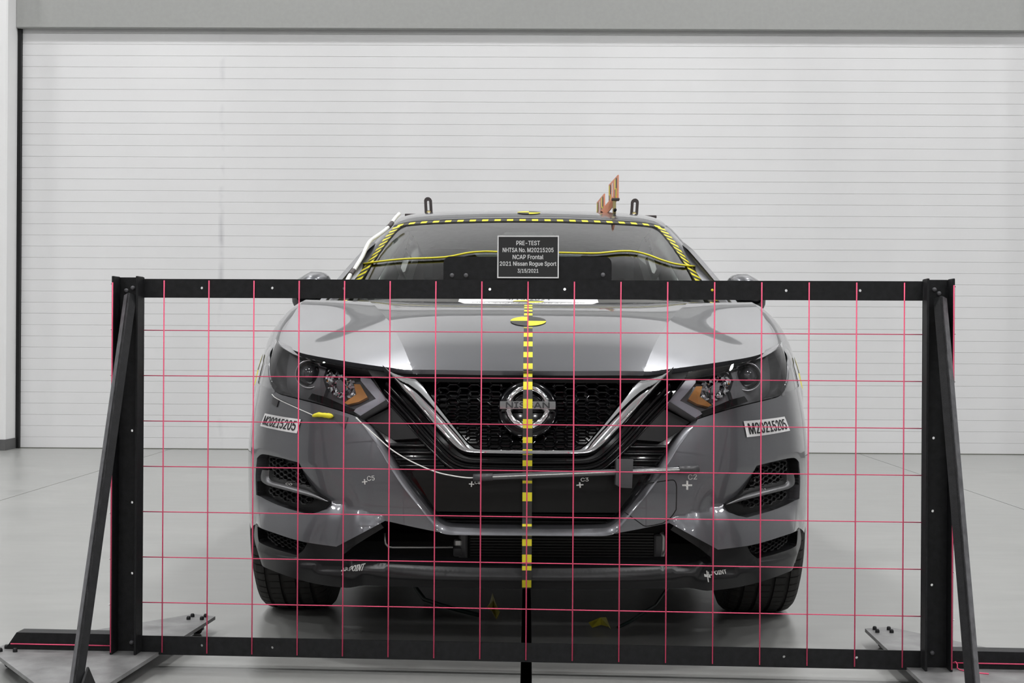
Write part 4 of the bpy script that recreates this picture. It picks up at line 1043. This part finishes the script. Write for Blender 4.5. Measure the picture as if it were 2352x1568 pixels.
sticker([(1706.6, 967.3), (1800, 956.5), (1812.5, 988.7), (1714, 1004)], 'M20215205', 'number_sticker')

# handwritten marks
def chalk(text, c, w_, h_, ang, d, name='chalk_mark', bold=.015):
    V, F = text2d(text, 1.0); V = (V - (V.max(0) + V.min(0)) / 2) / (V.max(0) - V.min(0)); V, F = bolden(V, F, bold)
    o_ = px2sz(c); jx = (px2sz((c[0] + 4, c[1])) - px2sz((c[0] - 4, c[1]))) / 8; jy = (px2sz((c[0], c[1] + 4)) - px2sz((c[0], c[1] - 4))) / 8
    X = V[:, 0] * w_; Y_ = -V[:, 1] * h_; ca, sa = math.cos(ang), math.sin(ang); X, Y_ = X * ca - Y_ * sa, X * sa + Y_ * ca
    q = o_ + X[:, None] * jx + Y_[:, None] * jy; dd = d(-np.abs(q[:, 0]), q[:, 1]) + .0015 if callable(d) else d
    P = fas(q[:, 0], q[:, 1], dd + V[:, 2]); MB().add(P, F).build(name, CHALK, car)
chalk('C5', (852, 1098), 17, 11, -.1, boff); chalk('+', (838, 1106), 12, 12, -.1, boff, bold=.02)
chalk('C4', (1095, 1108), 13, 8, .1, -.029); chalk('+', (1081, 1112), 12, 13, .1, -.029, bold=.02)
chalk('C3', (1345, 1101), 18, 9, -.05, -.029); chalk('+', (1334, 1114), 16, 13, -.1, -.029, bold=.02)
chalk('C2', (1590, 1095), 20, 12, -.05, boff); chalk('+', (1578, 1114), 22, 20, .0, boff, bold=.02)
chalk('C0', (655, 1112), 15, 5, .1, -.012); chalk('C1', (1762, 1125), 13, 5, -.15, -.012)
chalk('+', (664, 1091), 14, 13, .3, -.03, bold=.03); chalk('+', (1754, 1105), 18, 16, -.2, -.03, bold=.03)
chalk('R.POINT', (817, 1301), 37, 7, .10, lambda s, z: loff(s, z) + .005); chalk('+', (793, 1304), 10, 10, 0, lambda s, z: loff(s, z) + .001, bold=.02)
chalk('L.POINT', (1642, 1307), 40, 7, -.12, lambda s, z: loff(s, z) + .005); chalk('+', (1620, 1314), 12, 17, 0, lambda s, z: loff(s, z) + .001, bold=.02)
# tow eye cover outline
tp_ = sections([(1478, 1111), (1530, 1103.5)], [(1530, 1103.5), (1546, 1102), (1552, 1108), (1554, 1118)], [(1554, 1118), (1553, 1170)], [(1553, 1170), (1546, 1181), (1536, 1192), (1522, 1201)], [(1522, 1201), (1500, 1206), (1484, 1208), (1477, 1206)], [(1477, 1206), (1434, 1175)], n=3)
pts = []
for p in tp_:
    s_, z_ = px2sz(p); pts.append(fas(np.array([s_]), np.array([z_]), boff(np.array([-abs(s_)]), np.array([z_])) + .0004)[0])
MB().tube(pts, .0013, 6).build('tow_cover_seam', VOID, car)
# sensor tube, tape and wire across the bumper
tb = [fpt(p, .012) for p in resamp_n([(1088, 1097), (1212, 1092), (1420, 1084), (1600, 1077.5)], 24)]
so = MB().tube(tb, .0085, 10).build('sensor_tube', mat('clear_grey_tube', (0.1, 0.1, 0.105), 0.2, coat=0.6), car)
MB().tube([t + np.array([0, -.0085, .001]) for t in tb], .0016, 6).build('tube_wire', CHALK, so)
for i in (0, 21): MB().tube(tb[i:i + 3], .0105, 10).build('end_tape', GTAPE, so)
A = panel(fas, sz([(1413, 1055), (1451, 1056), (1448, 1120), (1424, 1119), (1411, 1112)])[::-1], sp=.012, off=.024, rim=.03); putp('black_tape_patch', A, GTAPE, so)
wp = [(822, 962), (845, 984), (868, 1004), (900, 1032), (935, 1054), (970, 1071), (1010, 1086), (1050, 1094), (1075, 1097), (1092, 1097)]
MB().tube([fpt(p, .016) for p in catmull(wp, 4)], .0017, 6).build('sensor_wire', HOSE, so)
MB().tube([fpt(p, .006) for p in catmull([(629, 906), (640, 916), (680, 935), (724, 955)], 4)], .0012, 6).build('sensor_wire', HOSE, so)
yb_ = [fpt(p, .008) for p in resamp_n([(722, 956), (735, 953), (752, 955), (768, 957)], 14)]
MB().tube(yb_, [.003, .005, .0055, .006, .007, .0065, .006, .0065, .007, .0065, .0075, .007, .006, .002], 8).build('putty_blob', YEL, car)
for poly in ([(628, 912), (642, 918), (637, 935), (626, 928)], [(768, 950), (800, 958), (792, 985), (770, 966)]):
    A = panel(fas, sz(poly), sp=.02, off=.003, rim=.002); putp('black_tape_patch', A, GTAPE, car)

# roof hardware
for sg, pxx in ((-1, 985), (1, 1456)):
    Yb = YB + 2.85; X = ab((pxx, 490))[0] * Yb; zb_ = float(roofz(X, 2.85)) - .004; tl_ = -.05 * sg * -1
    b = MB(); hw, hh = .0185, .088
    out = [np.array(p) for p in ([(-hw, 0), (hw, 0), (hw, hh - hw)] + [(hw * math.cos(t), hh - hw + hw * math.sin(t)) for t in np.linspace(.2, math.pi - .2, 7)] + [(-hw, hh - hw)])]
    sl = [np.array(p) for p in ([(-.005, .022), (.005, .022), (.005, hh - .022)] + [(.005 * math.cos(t), hh - .022 + .005 * math.sin(t)) for t in np.linspace(.3, math.pi - .3, 4)] + [(-.005, hh - .022)])]
    lean = .06 * (1 if sg > 0 else -1)
    mp = lambda u, v, d: np.stack([X + np.asarray(u) + lean * np.asarray(v), Yb - np.asarray(d) + 0 * np.asarray(u), zb_ + np.asarray(v)], -1)
    A = panel(mp, out, [sl], sp=.01, rim=.005, interior=False); ro = putp('roof_bracket', A, BROWN, car)
    MB().lathe([(.0001, .012), (.007, .011), (.009, .006), (.012, .002), (.012, -.001)], (X + lean * .016, Yb, zb_ + .014), (0, -1, 0), 14).build('bracket_bolt', BRASS, ro)
    x2 = ab((930 if sg < 0 else 1508, 490))[0] * Yb
    b = MB().box((min(X, x2), Yb - .004, zb_ - .004), (max(X, x2), Yb + .045, zb_ + .010), .002); b.build('bracket_bar', BROWN, ro)
def board(name, X0, X1, Y0, Y1, z0, z1, parent):
    n_ = np.array([Y1 - Y0, -(X1 - X0), 0]); n_ = n_ / np.linalg.norm(n_)
    def mp(u, v, d):
        u = np.asarray(u, float); v = np.asarray(v, float)
        return np.stack([X0 + (X1 - X0) * u, Y0 + (Y1 - Y0) * u, z0 + (z1 - z0) * v], -1) + n_ * np.asarray(d, float)[..., None] * -1
    A_ = panel(mp, [np.array(p, float) for p in ((0, 0), (1, 0), (1, 1), (0, 1))], sp=.5, rim=0, interior=False, off=0)
    V = list(A_[0]) + [p + n_ * .004 for p in A_[0]]; nb = len(A_[0]); F = list(A_[1]) + [tuple(i + nb for i in f[::-1]) for f in A_[1]] 
    bo = MB().box((-1, 0, 0), (0, 1, 1)); cc = [np.array([X0, Y0, z0]), np.array([X1, Y1, z0]), np.array([X1, Y1, z1]), np.array([X0, Y0, z1])]; VV = cc + [c + n_ * .005 for c in cc]
    o = MB().add(VV, [(0, 1, 2, 3), (7, 6, 5, 4), (0, 4, 5, 1), (1, 5, 6, 2), (2, 6, 7, 3), (3, 7, 4, 0)]).build(name, ORANGE, parent)
    for (ua, ub, va, vb, mi) in ((.08, .19, .5, .92, 1), (.19, .30, .5, .92, 0), (.08, .19, .08, .5, 0), (.19, .30, .08, .5, 1), (.48, .58, .15, .88, 2), (.74, .84, .5, .92, 1), (.84, .94, .5, .92, 0), (.74, .84, .08, .5, 0), (.84, .94, .08, .5, 1)):
        for dd in (-.0012, .0062):
            P = [np.array([X0 + (X1 - X0) * u, Y0 + (Y1 - Y0) * u, z0 + (z1 - z0) * v]) + n_ * dd for u, v in ((ua, va), (ub, va), (ub, vb), (ua, vb))]
            MB().add(P, [(0, 1, 2, 3)]).build('board_marking', (YEL, TBLK, WHITE)[mi], o)
    return o
bd = board('target_board', .388, .371, 6.20, 6.60, 1.496, 1.602, car)
board('target_board', .331, .318, 6.25, 6.65, 1.42, 1.525, car)
b = MB(); c0, c1 = at((1412, 456), 6.195), at((1386, 488), 6.195); dr_ = (c1 - c0) / np.linalg.norm(c1 - c0); pn = np.array([dr_[2], 0, -dr_[0]]) * .0135
P = [c0 - pn, c0 + pn, c1 + pn, c1 - pn]; b.add(P + [p + np.array([0, .3, 0]) for p in P], [(0, 1, 2, 3), (7, 6, 5, 4), (0, 4, 5, 1), (1, 5, 6, 2), (2, 6, 7, 3), (3, 7, 4, 0)]); b.build('board_strut', ORANGE, bd); fix_normals(bd.data)
c2 = at((1411, 478), 6.17); zr2 = float(roofz(c2[0], 6.17 - YB))
MB().box((c2[0] - .007, 6.16, zr2 - .002), (c2[0] + .007, 6.18, 1.492), .002).build('board_mount', BRASS, bd)
MB().box((c2[0] - .012, 6.15, 1.486), (c2[0] + .022, 6.19, 1.496), .002).build('board_mount', BROWN, bd)
MB().lathe([(.0001, .01), (.007, .01), (.007, -.01)], (c2[0] + .002, 6.15, zr2 + .012), (0, -1, 0), 12).build('mount_knob', VOID, bd)

# paper placard lying at the foot of the windshield
A = panel(wsh, [np.array(p, float) for p in ((-.345, .012), (.345, .012), (.335, .17), (-.335, .17))], sp=.04, off=.006, rim=.001)
pl = putp('paper_placard', A, WHITE, None); tag(pl, 'white paper placard with black print lying at the foot of the windshield', 'placard')
for txt, v0, w_, h_ in (('3/15/2021', .028, .22, .016), ('NHTSA No. M20215205', .052, .56, .022), ('NCAP Frontal', .085, .34, .024), ('PRE-TEST', .12, .24, .02)):
    V, F = text2d(txt, 1.0); V = (V - (V.max(0) + V.min(0)) / 2) / (V.max(0) - V.min(0))
    P = wsh(V[:, 0] * w_, v0 + V[:, 1] * h_, np.full(len(V), .0075)); MB().add(P, F).build('print', INK, pl)

# ------------------------------------------------------------------ the string grid frame
TH = R(3.05); FY = 3.668
fr = empty('string_grid_frame', (0, FY, 0), -TH); tag(fr, 'black steel frame strung with a pink grid in front of the car', 'frame')
def fpx(p, v=0.0):
    """photo point -> (u, z) on the frame plane shifted back by v"""
    a, b_ = ab(p); c_, s_ = math.cos(TH), math.sin(TH)
    # X = u c + v s ; Y = FY - u s + v c ; X = a Y
    u = (a * (FY + v * c_) - v * s_) / (c_ + a * s_); Y = FY - u * s_ + v * c_
    return np.array([u, H + b_ * Y])
def flat(u, v, d): return np.stack([np.asarray(u, float), -np.asarray(d, float) + 0 * np.asarray(u, float), np.asarray(v, float)], -1)
def disc(c, r_, n_=10): return [np.array([c[0] + r_ * math.cos(2 * math.pi * k / n_), c[1] + r_ * math.sin(2 * math.pi * k / n_)]) for k in range(n_)]
ZT0, ZT1, ZB0, ZB1 = .9800, 1.0295, .0395, .0885
UL0, UL1, UR0, UR1 = -1.088, -1.018, 1.007, 1.076
def bar(name, u0, u1, z0, z1, holes, lip):
    A_ = panel(flat, [np.array(p) for p in ((u0, z0), (u1, z0), (u1, z1), (u0, z1))], [disc(fpx(h_), .0036) for h_ in holes], sp=3, rim=.005, interior=False)
    b = MB().add(A_[0], A_[1]); z_ = z1 if lip > 0 else z0
    b.box((u0, .0051, z_ - (.004 if lip > 0 else 0)), (u1, .045, z_ + (0 if lip > 0 else .004)))
    return b.build(name, FRAMEM, fr, True)
tbar = bar('top_bar', UL1 + .001, UR0 - .001, ZT0, ZT1, [(463, 661), (625, 661), (790, 662), (1125, 664), (1297, 664), (1806, 667), (1976, 667)], 1)
bbar = bar('bottom_bar', UL1 + .001, UR0 - .001, ZB0, ZB1, [(463, 1482), (625, 1487), (1801, 1508), (1968, 1510)], -1)
MB().lathe([(.0001, .0015), (.0035, .0015), (.0035, -.001)], (fpx((1636, 666))[0], 0, fpx((1636, 666))[1]), (0, -1, 0), 12).build('yellow_dot', YEL, fr, True)
for (u0, u1, sg, hs) in ((UL0, UL1, -1, [(301, 989), (301, 1154), (301, 1317)]), (UR0, UR1, 1, [(2146, 1006), (2144, 1174), (2142, 1344)])):
    A_ = panel(flat, [np.array(p) for p in ((u0, .046), (u1, .046), (u1, 1.0335), (u0, 1.0335))], [disc(fpx(h_), .0036) for h_ in hs], sp=3, rim=.005, off=-.006, interior=False)
    b = MB().add(A_[0], A_[1]); b.box((u0, -.042, .046), (u0 + .006, .0055, 1.035), .001); b.box((u1 - .006, -.042, .046), (u1, .0055, 1.035), .001)
    po = b.build('post', FRAMEM, fr, True)
    for (pp) in ([(304, 661), (289, 667)] if sg < 0 else [(2147, 665), (2158, 674)]) + [((301, 1476)), ((2142, 1500))][(0 if sg < 0 else 1):(1 if sg < 0 else 2)]:
        q = fpx(pp); MB().lathe([(.0001, .006), (.004, .006), (.006, .003), (.006, -.001)], (q[0], .006, q[1]), (0, -1, 0), 10).build('bolt', FRAMEG, po, True)
    ue = u0 - .001 if sg < 0 else u1 + .001
    us = (u0 + .003) if sg < 0 else (u1 - .003)
    MB().tube([(us, -.0435, 1.018), (us, -.0435, .052)], .0016, 6).build('edge_string', STRING, po, True)
    for k in range(9):
        z = 1.0145 - k * .1198
        if z > .06: MB().box((min(ue, ue + sg * .003), -.043, z - .001), (max(ue, ue + sg * .003), -.03, z + .001)).build('notch_mark', WHITE, po, True)
    # outrigger on the foot, foot plate, brace, castors
    u2 = sg * 1.385; uo = u0 if sg < 0 else u1
    b = MB(); zt = .0905; P = [(uo + sg * .001, .0, .0465), (u2, .0, .0465), (u2 - sg * .03, .0, zt), (uo + sg * .001, .0, zt)]
    V = P + [(p[0], .005, p[2]) for p in P]; b.add(V, [(0, 1, 2, 3), (7, 6, 5, 4), (0, 4, 5, 1), (1, 5, 6, 2), (2, 6, 7, 3), (3, 7, 4, 0)]); b.box((min(uo, u2 - sg * .03), .0051, .0865), (max(uo, u2 - sg * .03), .05, .0905)); oo = b.build('outrigger', FRAMEM, fr, True); fix_normals(oo.data)
    MB().tube([(uo + sg * .004, -.002, .0605), (sg * 1.37, -.002, .0605)], .0017, 6).build('outrigger_string', STRING, fr, True)
    pl_ = [(sg * .955, .49), (sg * 1.03, .52), (sg * 1.41, .05), (sg * 1.42, -.02), (sg * 1.385, -.06), (sg * 1.08, -.46), (sg * 1.02, -.48), (sg * .985, -.45)]
    if sg < 0: pl_ = pl_[::-1]
    b = MB(); n_ = len(pl_); V = [(p[0], p[1], .036) for p in pl_] + [(p[0], p[1], .046) for p in pl_]
    b.add(V, [tuple(range(n_))[::-1], tuple(range(n_, 2 * n_))] + [(i, (i + 1) % n_, (i + 1) % n_ + n_, i + n_) for i in range(n_)]); pt = b.build('foot_plate', PLATEM, fr, True); fix_normals(pt.data)
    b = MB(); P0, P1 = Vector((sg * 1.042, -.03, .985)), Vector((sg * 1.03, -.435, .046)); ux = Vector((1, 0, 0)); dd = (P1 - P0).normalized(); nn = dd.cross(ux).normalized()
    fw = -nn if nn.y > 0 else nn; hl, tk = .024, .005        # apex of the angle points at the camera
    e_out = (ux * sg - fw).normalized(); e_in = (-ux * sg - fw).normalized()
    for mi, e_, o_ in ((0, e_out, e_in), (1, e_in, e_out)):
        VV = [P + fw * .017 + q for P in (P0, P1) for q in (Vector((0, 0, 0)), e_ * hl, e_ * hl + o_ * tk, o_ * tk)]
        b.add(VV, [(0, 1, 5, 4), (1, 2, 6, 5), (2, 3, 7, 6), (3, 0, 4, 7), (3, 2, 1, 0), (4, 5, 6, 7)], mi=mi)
    bo = b.build('brace', [FRAMEG, FRAMEM], fr, True); fix_normals(bo.data)  # both legs are black steel; outer one coloured paler for the light on it
    b = MB(); gx = sg * 1.012; b.add([(gx, -.47, .046), (gx, -.36, .046), (gx, -.41, .10), (gx - sg * .005, -.47, .046), (gx - sg * .005, -.36, .046), (gx - sg * .005, -.41, .10)], [(0, 1, 2), (5, 4, 3), (0, 3, 4, 1), (1, 4, 5, 2), (2, 5, 3, 0)]); g_ = b.build('gusset', FRAMEM, fr, True); fix_normals(g_.data)
    for (cx, cy, spread) in ((sg * 1.0, .455, .02), (sg * 1.365, -.012, .02), (sg * 1.04, -.42, .02)):
        ca = MB().lathe([(.0001, -.013), (.012, -.013), (.0155, -.009), (.0155, .009), (.012, .013), (.0001, .013)], (cx, cy, .0158), (1, 0, 0), 18); co = ca.build('castor', RUBBER, fr, True)
        MB().box((cx - .020, cy - .018, .031), (cx + .020, cy + .018, .036), .001).box((cx - .019, cy - .008, .012), (cx - .0155, cy + .008, .0315)).box((cx + .0155, cy - .008, .012), (cx + .019, cy + .008, .0315)).build('castor_fork', FRAMEG, co, True)
        for (bx, by) in ((-spread, -spread), (spread, -spread), (spread, spread), (-spread, spread)):
            MB().lathe([(.0001, .010), (.004, .010), (.0062, .006), (.0062, 0)], (cx + bx, cy + by, .046), (0, 0, 1), 10).build('bolt', FRAMEM, pt, True)
for k in range(17):
    u = (k - 8) * .12 - .0008
    MB().tube([(u, -.0022, ZT1 - .004), (u, -.0022, ZB0 + .006)], .0017, 6).build('vertical_string', STRING, fr, True)
for k in range(7):
    z = .894 - .1198 * k
    MB().tube([(UL1 - .002, .0075, z), (UR0 + .002, .0075, z)], .0014, 6).build('horizontal_string', STRING, fr, True)
# loose string end
MB().tube([(1.083, -.004, .060), (1.092, -.006, .064), (1.095, -.01, .058), (1.094, -.012, .05), (1.098, -.02, .0475), (1.11, -.035, .0475), (1.13, -.05, .0475), (1.16, -.06, .0475)], .0017, 6).build('string_tail', STRING, fr, True)
# black backing plate on the top bar
q0, q1 = fpx((1018, 640)), fpx((1405, 590)); rr = .018; ua, ub, zt = q0[0], q1[0], q1[1] + .001
out = [np.array([ua, ZT1 + .0002]), np.array([ub, ZT1 + .0002]), np.array([ub, zt - rr])] + [np.array([ub - rr + rr * math.cos(t), zt - rr + rr * math.sin(t)]) for t in np.linspace(.2, 1.37, 6)] + [np.array([ua + rr + rr * math.cos(t), zt - rr + rr * math.sin(t)]) for t in np.linspace(math.pi / 2 + .2, math.pi - .1, 6)] + [np.array([ua, zt - rr])]
A_ = panel(flat, out, sp=3, rim=.004, off=-.004, interior=False); bp = put('backing_plate', mkmesh('backing_plate', A_[0], A_[1]), FRAMEM, fr, True)
for p in ((1038, 632), (1070, 632), (1385, 631)):
    q = fpx(p); MB().lathe([(.0001, .005), (.004, .005), (.006, .002), (.006, -.001)], (q[0], .004, q[1]), (0, -1, 0), 10).build('bolt', FRAMEG, bp, True)
# information placard
s0, s1 = fpx((1142, 638.5)), fpx((1284, 541)); pw, ph = s1[0] - s0[0], s1[1] - s0[1]
sg_ = empty('information_placard', (0, 0, 0)); sg_.matrix_world = fr.matrix_world @ Matrix.Translation((s0[0] + pw / 2, -.0005, s0[1]))
tag(sg_, 'black test information placard with white print standing on the frame top bar', 'placard')
MB().box((-pw / 2, 0, 0), (pw / 2, .003, ph)).build('board', SIGNB, sg_, True)
bw = .0032
for nm, lo, hi in (('border', (-pw / 2, -.0006, 0), (pw / 2, -.0001, bw)), ('border', (-pw / 2, -.0006, ph - bw), (pw / 2, -.0001, ph)), ('border', (-pw / 2, -.0006, bw), (-pw / 2 + bw, -.0001, ph - bw)), ('border', (pw / 2 - bw, -.0006, bw), (pw / 2, -.0001, ph - bw))):
    MB().box(lo, hi).build(nm, WHITE, sg_, True)
for txt, yc, wpx_, hpx in (('PRE-TEST', 558, 54, 10), ('NHTSA No. M20215205', 574, 117, 10), ('NCAP Frontal', 590, 70.5, 10), ('2021 Nissan Rogue Sport', 606.5, 130, 12.2), ('3/15/2021', 622, 48, 10)):
    V, F = text2d(txt, 1.0); V = (V - (V.max(0) + V.min(0)) / 2) / (V.max(0) - V.min(0)) * np.array([wpx_, hpx]) * pw / 142; V, F = bolden(V, F, .00028)
    zc = (638.5 - yc) / 97.5 * ph; MB().add([(x, -.0007 - dd, zc + z) for x, z, dd in V], F).build('lettering', WHITE, sg_, True)

# ------------------------------------------------------------------ bits on the floor under the car
def floor_pt(p, z=0.0):
    a, b_ = ab(p); Y = (z - H) / b_; return np.array([a * Y, Y, z])
def scrap(name, pts, label):
    P = [floor_pt(p, .004) for p in pts]; n_ = len(P); b = MB(); rg = random.Random(len(pts)); L = [p + np.array([0, 0, rg.uniform(.002, .03)]) for p in P]; c = np.mean(L, 0) + np.array([0, 0, .02])
    b.add(L + [c] + [p - np.array([0, 0, .0015]) for p in L], [(i, (i + 1) % n_, n_) for i in range(n_)] + [(i, i + n_ + 1, (i + 1) % n_ + n_ + 1, (i + 1) % n_) for i in range(n_)]); o = b.build(name, mat('shaded_yellow_tape', (0.5, 0.44, 0.03), 0.6, var=0.2), None); fix_normals(o.data)  # duller than the other tape: under-car shade put into the colour
    return tag(o, label, 'tape scrap')
scrap('tape_scrap', [(1131, 1369), (1140, 1392), (1148, 1420), (1140, 1424), (1130, 1414), (1117, 1404), (1124, 1388)], 'crumpled yellow tape scrap on the floor left of the tow slot')
scrap('tape_scrap', [(1352, 1437), (1372, 1432), (1392, 1432), (1403, 1446), (1398, 1451), (1380, 1443), (1360, 1443)], 'flat yellow tape scrap on the floor right of the tow slot')
tag(MB().tube([floor_pt(p, .008) + np.array([0, 0, h_]) for p, h_ in (((905, 1338), .10), ((935, 1356), .05), ((975, 1376), .0), ((1010, 1388), .0), ((1040, 1397), .0), ((1100, 1412), .0))], .007, 8).build('cord', CORDM, None), 'dark green cord trailing on the floor below the bumper left side', 'cord')
tag(MB().tube([floor_pt(p, .007) + np.array([0, 0, h_]) for p, h_ in (((1545, 1350), .10), ((1532, 1372), .03), ((1505, 1390), .0), ((1480, 1405), .0), ((1450, 1425), .0), ((1420, 1440), .0))], .005, 8).build('cord', CORDM, None), 'thin dark cord trailing on the floor below the bumper right side', 'cord')
